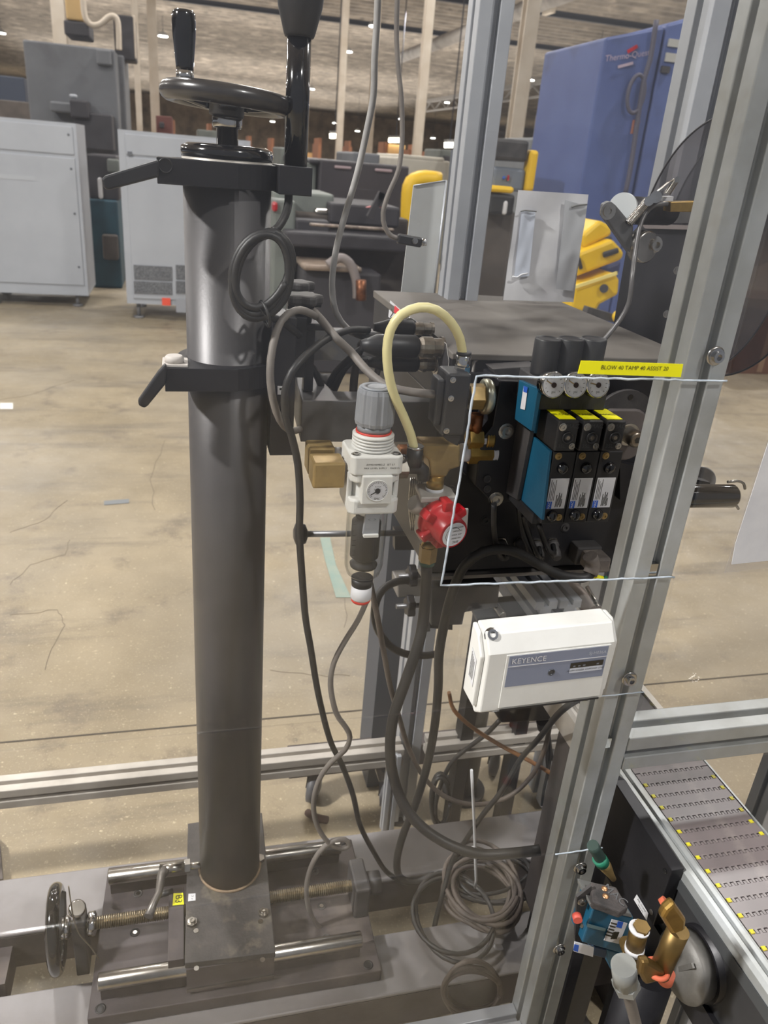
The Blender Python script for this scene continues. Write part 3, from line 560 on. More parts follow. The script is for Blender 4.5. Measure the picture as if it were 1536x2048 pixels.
for j in range(5): part('print_line',MB().prism([kp(-.044,.014+.0025*j,.32),kp(-.044,.0148+.0025*j,.32),kp(-.044,.0148+.0025*j,.66-.02*j),kp(-.044,.014+.0025*j,.66-.02*j)],V((-.0002,0,0))),INK,K)
# ------------------------------------------------------------------ beams and column stand
bt=.232
B=thing('floor_beam','long painted floor beam under the far side of the column base','beam',(0,1.17,0)); 
def channel(par,x0,x1,y0,y1,zt):
    part('beam_top',MB().box(x0,x1,y0,y1,zt-.008,zt),BEAMM,par,bev=.003); part('beam_flange',MB().box(x0,x1,y0,y0+.008,zt-.09,zt-.008),BASEM,par); part('beam_flange',MB().box(x0,x1,y1-.008,y1,zt-.09,zt-.008),BASEM,par)
    for x in (x0+.06,x1-.06): part('support_leg',MB().box(x-.03,x+.03,y0+.01,y1-.01,0,zt-.09),BASEM,par)
channel(B,-.70,.92,1.105,1.235,bt-.001)
B2=thing('floor_beam','long painted floor beam under the near side of the column base','beam',(0,.93,0)); channel(B2,-.70,.92,.865,.985,bt-.001)
bs=MB().box(-.70,-.345,1.03,1.12,.14,.2); part('side_bar',bs,BASEM,B2)
T=thing('column_stand','tall dark grey round column stand on a slide base, hand wheel on top','stand',(.057,1.10,.232)); t=T
def rpoly(P,h): return MB().prism(P,(0,0,h))
part('base_plate',rpoly([V((-.188,.898,bt)),V((.318,.893,bt)),V((.322,1.197,bt)),V((-.178,1.205,bt))],.028),BASEM,t,bev=.002)
for x,y in ((-.168,.912),(.296,.908),(-.158,1.19),(.305,1.18)): part('bolt_hole',MB().lathe([(.009,0),(.009,.0008),(.006,.001),(.006,.0004)],(x,y,bt+.028),n=16),BLK,t)
for px,py in ((270,1865),(643,1812),(276,1787),(630,1742),(653,1876)):
    q=QZ(px,py,bt+.028); part('counterbore',MB().lathe([(.009,0),(.009,.0008),(.0065,.0009),(.0065,.0003)],q,n=16),BLKD,t); part('recessed_screw',MB().cyl(q,q+V((0,0,.0012)),.004,n=8),STL,t)
rz=.298
for y in (.934,1.147):
    part('guide_rod',MB().lathe([(.013,0),(.0145,.002),(.0145,.455),(.013,.457)],(-.171,y,rz),(1,0,0),24),STL,t)
    part('rod_support',MB().box(-.168,.283,y-.007,y+.007,bt+.028,rz-.009),BASEM,t)
mb=MB(); pts=[]
for k in range(0,118): 
    x=-.182+k*.004; mb.lathe([(.0098,0),(.0118,.001),(.0118,.0022),(.0098,.0034)],(x,1.043,.306),(1,0,0),14,sm=False,cap=False)
mb.cyl((-.24,1.043,.306),(.30,1.043,.306),.0099)
part('lead_screw',mb,mat('screw_steel',s2l(168,156,132),.35,.9,s2l(120,108,88),30),t)
# bearing blocks and lower hand wheel
part('bearing_block',MB().box(.288,.318,1.005,1.082,bt+.028,.335),BLKD,t,bev=.004); part('bearing_cap',MB().cyl((.318,1.043,.306),(.345,1.043,.306),.022),BLKD,t)
part('bearing_block',MB().box(-.222,-.200,1.022,1.064,.20,.326),BLKD,t,bev=.002)
part('lock_collar',MB().lathe([(.016,0),(.021,.002),(.021,.013),(.016,.015)],(-.198,1.043,.306),(1,0,0),24),CHR,t); part('lock_collar',MB().lathe([(.014,0),(.020,.002),(.020,.012),(.014,.016)],(-.242,1.043,.306),(1,0,0),24),CHR,t)
q=V((-.212,1.043,.326)); part('thumb_screw',MB().cyl(q,q+V((0,0,.022)),.004),STL,t); part('thumb_knob',MB().lathe([(.013,0),(.015,.002),(.015,.007),(.012,.010)],q+V((-.001,0,.022)),(.25,-.45,.85),22),STL,t)
hw=V((-.250,1.043,.306)); o=part('hand_wheel',MB().torus(hw,(1,.06,0),.066,.0115,n=56,m=14),BLKG,t,label='glossy black lower hand wheel'); 
mb=MB().lathe([(.016,-.008),(.020,0),(.020,.012),(.015,.016)],hw,(1,0,0),20); part('wheel_hub',mb,BLK,o)
for k in range(3):
    a=k*2*PI/3+.4; part('spoke',MB().bar(hw+V((.004,.015*math.cos(a),.015*math.sin(a))),hw+V((0,.062*math.cos(a),.062*math.sin(a))),.022,.009),BLK,o,bev=.003)
# carriage
cz=.322
part('carriage_plate',rpoly([V((-.028,.915,cz)),V((.125,.908,cz)),V((.131,1.228,cz)),V((-.020,1.222,cz))],.014),CARM,t,bev=.0015)
part('carriage_block',MB().box(-.026,.124,.912,.958,bt+.032,cz),BASEM,t,bev=.001); part('foot_strip',MB().box(-.026,.124,.909,.912,bt+.034,bt+.042),STL,t); part('carriage_block',MB().box(-.022,.128,1.125,1.17,bt+.032,cz),BASEM,t,bev=.001)
part('carriage_side',MB().box(-.056,-.029,.928,1.075,bt+.050,cz+.008),BASEM,t,bev=.001)
for px,py in ((384,1847),(527,1828)):
    q=QZ(px,py,cz+.014); part('hex_nut',MB().hexa(q,q+V((0,0,.006)),.0095),STL,t); screw(t,q+V((0,0,.006)),(0,0,1),.005,.004,STL)
for px,py in ((525,1920),(393,1937),(392,1862),(521,1843)): q=QZ(px,py,cz+.014); part('plate_pin',MB().cyl(q,q+V((0,0,.0012)),.0045,n=12),STL,t)
q=QZ(520,1722,cz+.012); part('hex_nut',MB().hexa(q,q+V((0,0,.01)),.009),STL,t)
part('yellow_tag',MB().prism([QZ(*p,cz+.009) for p in ((347,1787),(366,1786),(368,1809),(345,1811))],(0,0,.0006)),YEL,t)
text('B3',QZ(357,1798,cz+.0098),(-.05,-1,0),(1,0,0),.013,INK,t)
part('white_tag',MB().prism([QZ(*p,cz+.0145) for p in ((377,1788),(391,1787),(391,1801),(376,1803))],(0,0,.0005)),PAP,t); text('7 >',QZ(384,1795,cz+.0152),(-.05,-1,0),(1,0,0),.005,INK,t)
# lock lever at column foot
a=QZ(398,1732,cz+.035); b=QZ(330,1738,cz+.035)
part('lever_boss',MB().cyl(b+V((-.01,0,0)),b+V((.035,0,0)),.010),STL,t); part('lever_stud',MB().cyl(b+V((.03,0,0)),a+V((.02,0,0)),.007),STL,t); part('boss_nut',MB().hexa(b+V((.036,0,0)),b+V((.046,0,0)),.013),STL,t)
part('lock_lever',MB().sweep([b+V((0,0,0)),b+V((-.006,-.02,.005)),QZ(318,1785,cz+.04),QZ(308,1805,cz+.03),QZ(297,1833,cz+.026)],[.010,.008,.0065,.0065,.0085],10),mat('dusty_lever',s2l(112,108,104),.4,.6),t); part('lock_stub',MB().cyl(QZ(317,1790,cz+.008),QZ(346,1782,cz+.008),.006),BLK,t)
# column
c=V((.058,1.10,0)); R=.0560
part('column',MB().lathe([(R,cz+.014),(R,1.585)],c,n=64),COLM,t); part('weld_ring',MB().torus(c+V((0,0,cz+.016)),(0,0,1),R+.001,.0028,n=64,m=8),mat('weld',s2l(150,128,104),.7,.3,s2l(110,96,80),30),t)
part('column_cap',MB().lathe([(R+.001,1.587),(R+.002,1.592),(R+.001,1.599),(R-.008,1.603),(.02,1.6035)],c,n=64),BLKG,t); part('cap_rim',MB().lathe([(R+.0005,1.578),(R+.0005,1.587)],c,n=64),ALUD,t)
# spindle and top hand wheel
part('spindle',MB().lathe([(.0135,1.603),(.0135,1.622),(.0175,1.622),(.0185,1.624),(.0185,1.634),(.0175,1.636)],c,n=32),CHR,t)
W=c+V((0,0,1.655)); tilt=V((.055,0.02,1))
mb=MB().torus(W,tilt,.0695,.0118,n=72,m=16); o=part('hand_wheel',mb,mat('dusty_gloss_black',s2l(30,29,31),.28,0,s2l(62,58,56),9,coat=.3),t,label='black top hand wheel with upright crank')
part('wheel_hub',MB().lathe([(.0205,-.020),(.0215,-.018),(.0215,-.004),(.03,.002),(.012,.006)],W,tilt,32),BLK,o)
for k in range(3):
    a=k*2*PI/3+2.6; p1=W+V((.02*math.cos(a),.02*math.sin(a),-.010)); p2=W+V((.066*math.cos(a),.066*math.sin(a),-.002-.055*.066*math.cos(a))); part('spoke',MB().bar(p1,p2,.024,.008),BLKG,o,bev=.003)
hp=W+V((-.050,-.010,.013)); part('crank_ferrule',MB().cyl(hp,hp+V((0,0,.012)),.0105,n=24),CHR,o)
part('crank_handle',MB().lathe([(.0100,.010),(.0104,.016),(.0132,.045),(.0140,.062),(.0136,.070),(.011,.0735),(.0,.0740)],hp,(0,.01,1),28),BLKG,o)
# clamp collars with levers
def collar(z0,z1,lab,arm):
    mb=MB(); n=40; o_=.0690
    pts_o=[];pts_i=[]
    yL=1.10-.0705
    # D shaped band: round at the back, flat lug out to the left front
    pts=[V((c.x+o_*math.cos(t_),c.y+o_*math.sin(t_),z0)) for t_ in [ -PI/2+ k*PI*1.5/n*1.0 for k in range(n+1)]]
    poly=[V((c.x-.085,yL-.004,z0)),V((c.x-.085,yL+.030,z0)),V((c.x-o_,c.y-.01,z0))]+[V((c.x+o_*math.cos(PI-k*(PI*1.5)/n),c.y+o_*math.sin(PI-k*(PI*1.5)/n),z0)) for k in range(n+1)][0:]+[V((c.x+.01,yL-.001,z0))]
    mb.prism(poly,(0,0,z1-z0)); return part('clamp_collar',mb,BLKM,t,bev=.001,label=lab)
C1=collar(1.555,1.584,'upper clamp collar carrying the grip tube',1)
e=part('grip_block',MB().box(.116,.157,1.030,1.125,1.553,1.586),BLKM,C1,bev=.001)
part('clamp_screw',MB().lathe([(.0085,0),(.0085,.002),(.007,.0025),(.007,.0005)],QY(331,331,1.0245),(0,-1,0),20),BLK,C1)
def lever(par,p,thk=.006,ydep=.014):
    mb=MB().prism([QY(*a_,1.020) for a_ in p],(0,ydep,0)); part('clamp_lever',mb,BLK,par,bev=.0025)
lever(C1,((318,318),(319,354),(216,381),(207,376),(203,357),(210,351)))
C2=collar(1.303,1.334,'lower clamp collar with hanging lever',1)
lever(C2,((330,729),(334,738),(332,768),(296,812),(289,817),(277,812),(276,802),(316,745)))
part('pivot_cap',MB().lathe([(.0125,0),(.0125,.006),(.010,.009)],QY(349,724,1.045),(0,0,1),22),mat('dusty_cap',s2l(190,184,178),.6),C2); part('pivot_plate',MB().box(c.x-.088,c.x-.055,1.03,1.07,1.334,1.338),mat('dusty_cap',(0,0,0)),C2,bev=.001)
# grip tube with tapered handle
g0=V((.141,1.07,1.586)); ax=V((-.0,.0,1)); 
part('grip_tube',MB().lathe([(.0145,0),(.0145,.145)],g0,ax,28),BLKG,C1); part('tapered_grip',MB().lathe([(.017,.140),(.0185,.143),(.026,.170),(.030,.200),(.031,.245),(.027,.29),(.0,.30)],g0,ax,36),BLK,C1)
# mounting slide on the column, with star knobs
M=part('slide_plate',MB().box(.113,.146,1.045,1.115,1.205,1.40),BLKM,t,bev=.001,label='black vertical slide plate'); part('slide_jaw',MB().box(.146,.165,1.08,1.14,1.31,1.395),BLKM,M,bev=.001)
part('white_sticker',MB().prism([QY(*p,1.0449) for p in ((555,772),(570,772),(570,789),(555,789))],(0,-.0004,0)),PAP,M); part('sticker_print',MB().prism([QY(*p,1.0444) for p in ((559,776),(566,776),(566,780),(559,780))],(0,-.0002,0)),INK,M)
def star(px,py,y,s=1):
    q=QY(px,py,y); mb=MB(); n=40; prof=[]
    P=[]
    for k in range(n): a=2*PI*k/n; r=.024*s*(1+.13*math.cos(5*a)); P.append(V((q.x+r*math.cos(a),q.y+r*math.sin(a),q.z)))
    mb.prism(P,(0,0,.014*s)); o=part('star_knob',mb,BLKD,t,bev=.004*s); part('knob_stem',MB().lathe([(.0115*s,-.026*s),(.0125*s,0)],q,n=18),BLK,o); part('stud',MB().cyl(q+V((0,0,-.085)),q+V((0,0,-.026*s)),.0055*s,n=12),STL,o); part('stud_washer',MB().cyl(q+V((0,0,-.036)),q+V((0,0,-.032)),.010*s,n=16),STL,o)
    return q
star(608,608,1.10); star(596,580,1.20,.95)
part('clamp_bridge',MB().box(.150,.20,1.09,1.16,1.375,1.385),BLKM,t,bev=.002); part('clamp_bridge',MB().box(.148,.198,1.16,1.24,1.395,1.405),BLKM,t,bev=.002); part('clamp_post',MB().box(.166,.180,1.10,1.114,1.285,1.375),BLKM,t); part('clamp_post',MB().box(.15,.168,1.18,1.20,1.285,1.40),BLKM,t)
# U bracket
zt=1.284; zb=1.222
poly=[QZ(*p,zt) for p in ((582,735),(616,816),(905,823),(905,812),(664,806),(651,788),(618,737))]
poly=[V((.168,1.25,zt)),V((.158,1.055,zt)),V((.43,1.05,zt)),V((.43,1.10,zt)),V((.212,1.105,zt)),V((.205,1.15,zt)),V((.205,1.25,zt))]
o=part('u_bracket',MB().prism([p+V((0,0,zb-zt)) for p in poly],(0,0,zt-zb)),BRK,t,bev=.0012); part('rear_arm',MB().box(.15,.36,1.37,1.40,QY(680,722,1.37).z,QY(680,662,1.37).z),BRK,o,bev=.001)
q=QZ(648,762,zt); part('side_knob',MB().cyl(V((.206,1.20,1.268)),V((.224,1.20,1.268)),.017,n=18),BLKD,o)
part('post_pad',MB().box(.15,.168,1.20,1.38,1.24,1.34),BRK,o)
# ------------------------------------------------------------------ labelling machine
L0=thing('labelling_machine','black box labelling head with dusty hood beneath the reel','machine',(.55,1.25,1.03)); t=L0
zt=1.369; zb=QY(1000,1140,1.02).z; x0=.362;x1=.742
part('body',MB().box(x0,x1,1.022,1.515,zb,zt-.010),BLKM,t,bev=.002)
part('hood',MB().prism([V((x0-.002,1.016,zt-.013)),V((x0-.002,1.016,zt-.004)),V((x0-.002,1.10,zt-.001)),V((x0-.002,1.30,zt)),V((x0-.002,1.52,zt)),V((x0-.002,1.52,zt-.013))],(x1-x0+.004,0,0)),HOODM,t,bev=.0015)
# outline plate on the left face
P=[(812,628),(868,668),(893,688),(898,722),(889,801),(882,806),(846,775),(812,742)]
o=part('side_cover',MB().prism([QX(*p,x0-.001) for p in P],(-.0012,0,0)),mat('side_black',s2l(46,44,46),.5),t,bev=.0005)
mb=MB(); mb.sweep([QX(*p,x0-.0028) for p in P],.0006,5,closed=True); part('cover_edge',mb,mat('edge_line',s2l(140,136,132),.5),t)
part('plug_disc',MB().cyl(QX(874,735,x0),QX(874,735,x0)+V((-.003,0,0)),.013),STL,t)
part('pictogram_label',MB().prism([QX(*p,x0-.001) for p in ((781,601),(804,622),(803,646),(777,634))],(-.0006,0,0)),PAP,t); part('red_label',MB().prism([QX(*p,x0-.0018) for p in ((790,611),(803,623),(800,633),(788,624))],(-.0004,0,0)),mat('red_print',s2l(206,50,60),.6),t); part('pictogram',MB().sweep([QX(*p,x0-.0024) for p in ((783,618),(786,626),(781,633),(785,642))],.0009,4),INK,t)
def conn(px,py,Lm,Lb,r,rb,sag=0):
    q=QX(px,py,x0); a=V((-1,0,sag)); a.normalize()
    o=part('connector_barrel',MB().lathe([(rb*.8,Lm),(rb,Lm+.004),(rb,Lm+Lb-.012),(rb*.7,Lm+Lb),(rb*.45,Lm+Lb+.012)],q,a,20),BLK,t)
    part('connector_nut',MB().lathe([(r*1.2,0),(r*1.2,.004),(r,.004),(r,.016),(r*1.15,.017),(r*1.15,Lm-.006),(r*.9,Lm)],q,a,14,sm=False),mat('nickel',s2l(176,170,160),.3,.9,s2l(130,120,108),30),o)
    return q+a*(Lm+Lb+.01)
e1=conn(866,658,.030,.050,.0085,.0125,.0); e2=conn(886,695,.038,.072,.013,.0165,.0); e3=conn(872,728,.028,.065,.011,.0125,.0)
part('connector_lever',MB().torus(QX(820,648,x0-.02)+V((0,0,0)),(.3,1,.2),.009,.0016,n=20,m=6),CHR,t)
# front details
FY=1.02
fr=[QY(*p,FY) for p in ((948,748),(950,722),(962,712),(1200,712),(1330,716),(1330,742),(1060,742))]
mb=MB(); mb.sweep([QY(*p,FY) for p in ((940,800),(948,725),(957,714),(970,711),(1064,713))],.0028,6); part('frame_edge',mb,mat('edge_line',(0,0,0)),t)
part('front_plate',MB().box(x0+.003,x1-.004,FY-.004,FY+.003,zb+.004,zt-.03),BLKM,t,bev=.002)
part('bottom_lip',MB().box(x0-.01,x1,FY-.012,FY+.02,zb-.006,zb),mat('lip_metal',s2l(120,116,112),.4,.6),t)
for px,py in ((971,1040),(1130,1055),(965,1101),(934,940),(903,980),(980,865)): screw(t,QY(px,py,FY-.004),(0,-1,0),.0055,.003,BLKD)
# mounting block for the valves
MP=[(1000,761),(1046,763),(1042,860),(1022,1004),(988,1010),(951,972),(962,880),(985,852)]
o=part('mounting_block',MB().prism([QY(*p,.955) for p in MP],(0,.066,0)),BLKM,t,bev=.002)
for px,py in ((1012,862),(991,998)): screw(o,QY(px,py,.955),(0,-1,0),.008,.006,STL)
part('red_plug',MB().cyl(QY(962,945,.99),QY(962,945,.99)+V((-.012,-.008,.002)),.009,n=14),mat('copper_red',s2l(170,92,72),.5,.4),o)
for px,py in ((975,958),(975,978)): part('blank_screw',MB().lathe([(.006,0),(.006,.001),(.004,.001),(.004,-.001)],QY(px,py,.954),(0,-1,0),14),BLKD,o)
part('side_block',MB().box(QY(1046,800,.99).x-.004,.52,.975,1.02,1.19,zt-.05),BLKD,t,bev=.002)
part('top_plate',MB().prism([QY(*p,.985) for p in ((985,738),(1075,732),(1090,757),(1000,760))],(0,.03,0)),BLKD,t,bev=.001)
# disc and arm right of valves
q=QY(1240,845,.985); part('flange_disc',MB().lathe([(.050,0),(.052,.003),(.052,.010)],q+V((0,0.0,0)),(0,-1,0),40),BLKD,t); part('flange_hole',MB().cyl(q+V((.002,-.0105,.042)),q+V((.002,-.011,.042)),.004,n=12),BLKG,t)
a=QY(1262,868,.972); b=QY(1215,905,.972)
P=[]; 
for k in range(13): an=-PI/2+PI*k/12; P.append(a+V((.030*math.cos(an),0,.040*math.sin(an)-.002)))
P+= [V((a.x-.045,a.y,a.z+.038)),V((a.x-.045,a.y,a.z-.042))]
part('pivot_arm',MB().prism(P,(0,.012,0)),mat('arm_brown_grey',s2l(104,96,94),.5,.2,s2l(88,82,80),12),t,bev=.003)
q=QY(1255,868,.972); part('pivot_washer',MB().cyl(q,q+V((0,-.004,0)),.017),STL,t); part('pivot_boss',MB().lathe([(.0125,0),(.0125,.02),(.009,.024)],q+V((0,-.004,0)),(.02,-1,0),24),mat('nickel',(0,0,0)),t)
part('boss_socket',MB().cyl(q+V((.0005,-.0282,0)),q+V((.0005,-.0286,0)),.005,n=6),BLKG,t)
# lower sockets
for px,py in ((1000,1088),(1040,1085),(1070,1090),(1103,1088)):
    q=QY(px,py,FY-.004); o=part('cable_socket',MB().lathe([(.011,0),(.011,.006),(.009,.007),(.009,.020),(.0065,.03)],q,(0,-1,-.45),14),BLKD,t); part('socket_nut',MB().lathe([(.0125,0),(.0125,.003)],q,(0,-1,0),6,sm=False),STL,o)
q=QY(1163,1098,FY-.004); o=part('mains_socket',MB().box(q.x-.022,q.x+.022,FY-.03,FY,q.z-.016,q.z+.016),BLKD,t,bev=.003); part('plug_body',MB().box(q.x-.014,q.x+.022,FY-.062,FY-.02,q.z-.014,q.z+.012),mat('dusty_plug',s2l(126,116,108),.7,0,s2l(88,82,78),20),o,bev=.004)
part('warning_tag',MB().cyl(QY(1190,1154,1.0),QY(1205,1157,1.0),.0045,n=8),YEL,t); part('green_tag',MB().cyl(QY(1205,1157,1.0),QY(1213,1157,1.0),.0045,n=8),mat('green_tag',s2l(40,120,80),.5),t)
# reel support tower at the right
TX=.782
part('tower_plate',MB().prism([QX(*p,TX) for p in ((1257,470),(1282,447),(1405,452),(1365,860),(1215,860),(1228,640))],(.008,0,0)),BLKM,t,bev=.001)
part('tower_edge_plate',MB().prism([QX(*p,TX-.012) for p in ((1280,446),(1398,452),(1400,460),(1290,457))],(.012,0,0)),mat('dusty_edge',s2l(98,90,88),.6),t)
part('tower_top',MB().prism([QX(*p,TX-.002) for p in ((1268,420),(1400,402),(1400,446),(1285,446))],(.002,0,0)),BLKD,t)
part('idler_arm',MB().prism([QY(*p,1.04) for p in ((1210,408),(1222,402),(1232,410),(1268,452),(1262,508),(1207,430))],(0,.014,0)),BRK,t,bev=.002); screw(t,QY(1216,422,1.04),(0,-1,0),.008,.003,STL)
q=QY(1243,420,1.06); part('idler_roller',MB().lathe([(.019,.004),(.019,.13)],q,(1,.55,0),28),BLKM,t); part('idler_flange',MB().lathe([(.023,0),(.023,.005)],q,(1,.55,0),32),mat('pale_flange',s2l(178,182,184),.4),t)
q=QY(1284,492,1.052); o=part('web_roller',MB().lathe([(.021,0),(.022,.001),(.022,.016),(.020,.018)],q+V((-.006,0,0)),(.25,-1,.0),32),STL,t); screw(o,q+V((.012,-.012,.004)),(0,-1,.0),.008,.008,STL)
part('brass_plate',MB().prism([QY(*p,1.055) for p in ((1341,404),(1400,402),(1398,424),(1341,424))],(0,.02,0)),BRS,t,bev=.001); part('white_strip',MB().bar(QY(1322,397,1.06),QY(1342,397,1.06),.012,.006),PAP,t)
def spring(a,b,r,n=18,wr=.0009):
    a=V(a);b=V(b);u,v,ax=frame(b-a); Ln=(b-a).length; pts=[]
    for k in range(n*8+1): an=2*PI*k/8; pts.append(a+ax*(Ln*k/(n*8))+u*(r*math.cos(an))+v*(r*math.sin(an)))
    return MB().sweep(pts,wr,5)
part('coil_spring',spring(QY(1257,447,1.035),QY(1296,402,1.035),.0055,20,.0013),STL,t); part('coil_spring',spring(QY(1334,388,1.05),QY(1352,360,1.05),.004,14,.0010),STL,t); part('spring_link',MB().bar(QY(1310,388,1.05),QY(1338,366,1.05),.006,.003),STL,t); part('spring_link',MB().bar(QY(1338,366,1.05),QY(1354,358,1.05),.005,.003),STL,t)
part('spring_post',MB().cyl(QY(1298,402,1.05),QY(1298,402,1.02),.0065,n=14),CHR,t); part('spring_post',MB().cyl(QY(1312,394,1.06),QY(1312,394,1.03),.008,n=14),CHR,t); part('spring_post',MB().cyl(QY(1355,359,1.06),QY(1355,359,1.035),.004,n=12),CHR,t)
for px,py in ((1354,541),(1333,628),(1310,752)): screw(t,QY(px,py,1.06),(0,-1,0),.004,.002,STL)
# applicator roller crossing behind the post to the right
q0=QY(1330,992,.95); q1=QY(1468,992,.95); o=part('tamp_roller',MB().lathe([(.018,0),(.0185,.001),(.0185,(q1-q0).length-.004),(.016,(q1-q0).length)],q0,q1-q0,32),BLKG,t)
part('roller_hook',MB().spline([QY(*p,.95) for p in ((1455,964),(1475,962),(1487,967),(1490,978))],.0022,6),STL,t); part('roller_hook',MB().spline([QY(*p,.95) for p in ((1468,1008),(1473,1012),(1477,1018))],.0022,6),STL,t)
part('roller_arm',MB().prism([QY(*p,1.0) for p in ((1240,925),(1420,965),(1420,1000),(1240,1000))],(0,.015,0)),BLKM,t)
q=QY(1404,958,1.05); part('guide_disc',MB().lathe([(.022,0),(.022,.006)],q,(-.8,-1,0),28),mat('guide_plastic',s2l(110,108,108),.3),t)
# reel
Rl=thing('label_reel','smoky see-through twin reel discs behind the near post','reel',(.82,1.14,1.32))
rr=.195; rc=V((.80,1.14,1.511))
for x_ in (.80,.854):
    cc=V((x_,rc.y,rc.z)); part('reel_disc',MB().lathe([(rr-.002,0),(rr,.0015),(rr-.002,.003)],cc,(1,0,0),72),SMOKE,Rl); part('disc_rim',MB().torus(cc,(1,0,0),rr,.0017,n=90,m=6),mat('rim_dark',s2l(44,42,46),.4),Rl)
part('reel_core',MB().cyl(rc+V((.004,0,0)),rc+V((.053,0,0)),.04,n=40),mat('core_card',s2l(140,110,80),.7),Rl); part('spindle_shaft',MB().cyl(rc+V((-.009,0,0)),rc+V((.09,0,0)),.012),STL,Rl)
# ------------------------------------------------------------------ valve bank
VB=thing('valve_bank','three-station blue and black air valve bank with three gauges above','valves',(.50,.92,1.17)); t=VB
X=[.4565,.4905,.5245,.5585]; vf=.860; zt_=1.277; zl=1.174
part('end_plate',MB().prism([QX(*p,.4515) for p in ((1054,862),(1099,902),(1083,1040),(1032,990))],(.004,0,0)),BLU,t,bev=.0006)
part('base_rail',MB().box(.449,.562,.872,.99,zl-.006,zl+.010),BLK,t,bev=.002); part('manifold_block',MB().box(.456,.545,.93,.99,zl,1.30),BLKD,t,bev=.002)
part('side_manifold',MB().prism([QX(*p,.4440) for p in ((1030,838),(1060,862),(1033,1000),(1010,985),(1018,900))],(.007,0,0)),BLKD,t,bev=.001)
part('upper_blue_plate',MB().prism([QX(*p,.428) for p in ((1038,760),(1076,777),(1062,862),(1029,838))],(.006,0,0)),BLU,t,bev=.0006)
part('blue_plate_label',MB().prism([QX(*p,.4272) for p in ((1048,771),(1056,775),(1050,820),(1041,817))],(-.0004,0,0)),PAP,t); part('blue_plate_mark',MB().prism([QX(*p,.4266) for p in ((1048,771),(1056,775),(1054,786),(1047,783))],(-.0004,0,0)),INKB,t)
codes=['1','2','3']
for i in range(3):
    a,b=X[i]+.0006,X[i+1]-.0006; m_=(a+b)/2
    v=part('valve_body',MB().box(a,b,vf,.93,zl,zt_),BLK,t,bev=.0012)
    z1=QY(1110,957,vf).z; z2=QY(1110,1017,vf).z; lx0=a+.003; lx1=b-.003
    part('rating_label',MB().box(lx0,lx1,vf-.0005,vf,z2,z1),PAP,v); part('maker_block',MB().box(lx0,lx0+.0075,vf-.0008,vf-.0004,z2,z2+.0105),INKB,v)
    text('MAC',(lx0+.0038,vf-.0008,z2+.0052),(0,0,1),(-1,0,0),.0036,PAP,v)
    for j in range(4): part('print_line',MB().box(lx0+.0018+.0022*j,lx0+.0024+.0022*j,vf-.0008,vf-.0004,z2+.012,z1-.002-.003*(j%3)),INK,v)
    for j,(l0,l1) in enumerate(((0,.018),(0.001,.013),(0,.021),(.003,.017),(0,.02),(0.001,.012))): part('bar_mark',MB().box(lx0+.0125+j*.0016,lx0+.0133+j*.0016,vf-.0008,vf-.0004,z2+.002+l0,z2+.002+l1),INK,v)
    for zz in (QY(1122,936,vf).z,QY(1105,1031,vf).z): part('manual_button',MB().lathe([(.0080,0),(.0080,.002),(.0068,.005),(.004,.0068),(.0,.0072)],(m_-(.0 if zz>1.22 else .003),vf,zz),(0,-1,0),22),BLKG,v)
    screw(v,(a+.008,vf,zt_-.006),(0,-1,0),.0034,.002,BRSD); screw(v,(b-.008,vf,zl+.009),(0,-1,0),.0034,.002,BRSD)
    # solenoid pilot
    sx=-.008; s0=QY((1114,1163,1210)[i],870,.842).x; s1=QY((1155,1203,1248)[i],870,.842).x; sy=.842; sz0=QY(1130,903,.842).z; sz1=QY(1135,842,.842).z
    o=part('solenoid',MB().box(s0,s1,sy,.90,sz0,sz1),BLK,t,bev=.002)
    part('blue_adapter',MB().box(s0-.003 if i==0 else s0,s1,.90,.945,sz0+.004,sz1+.003),BLU,t,bev=.001)
    sm=(s0+s1)/2+.001; szm=sz0+(sz1-sz0)*.46
    part('round_boss',MB().lathe([(.0078,0),(.0078,.002),(.0062,.0022),(.0062,.0008),(.0045,.0008),(.0045,.002),(.0022,.002),(.0022,.0005)],(sm,sy,szm),(0,-1,0),22),BLK,o)
    part('boss_screw',MB().cyl((sm,sy-.0022,szm),(sm,sy-.0006,szm),.0026,n=12),mat('nickel',(0,0,0)),o)
    screw(o,(s0+.006,sy,sz1-.008),(0,-1,0),.0036,.002,STL); screw(o,(s1-.005,sy,sz0+.007),(0,-1,0),.003,.002,STL)
    text('MAC',(s1-.009,sy-.0003,sz1-.007),(1,0,0),(0,0,1),.0062,mat('raised_black',s2l(62,62,64),.4),o,name='raised_letters'); text('35L',(s0+.009,sy-.0003,sz0+.007),(1,0,0),(0,0,1),.0055,mat('raised_black',(0,0,0)),o,name='raised_letters')
    part('yellow_tag',MB().box(s0+.003,s1-.003,sy+.006,sy+.050,sz1+.0002,sz1+.0008),YEL,o); text(['BLOW','TAMP','ASSIST'][i],((s0+s1)/2-.001,sy+.024,sz1+.0009),(1,0,0),(0,1,0),.006,INK,o)
    # regulator with gauge
    gx=(1107,1151,1196)[i]; g=QY(gx,770,.862); n_=V((.04,-1,.16)).normalized()
    rx=QY((1093,1139,1184)[i],700,.915); rt=QY((1093,1139,1184)[i],676,.915).z; rb_=QY((1093,1139,1184)[i],742,.915).z
    ro=part('pressure_regulator',MB().lathe([(.0165,rb_-.004),(.0170,rb_),(.0170,rt-.002),(.0160,rt),(.0150,rt),(.0145,rt-.0015)],(rx.x,.915,0),n=32),BLK,t)
    part('regulator_base',MB().box(rx.x-.0175,rx.x+.0175,.885,.95,1.325,rb_-.004),BLKD,ro,bev=.002)
    rbk=g-n_*.016
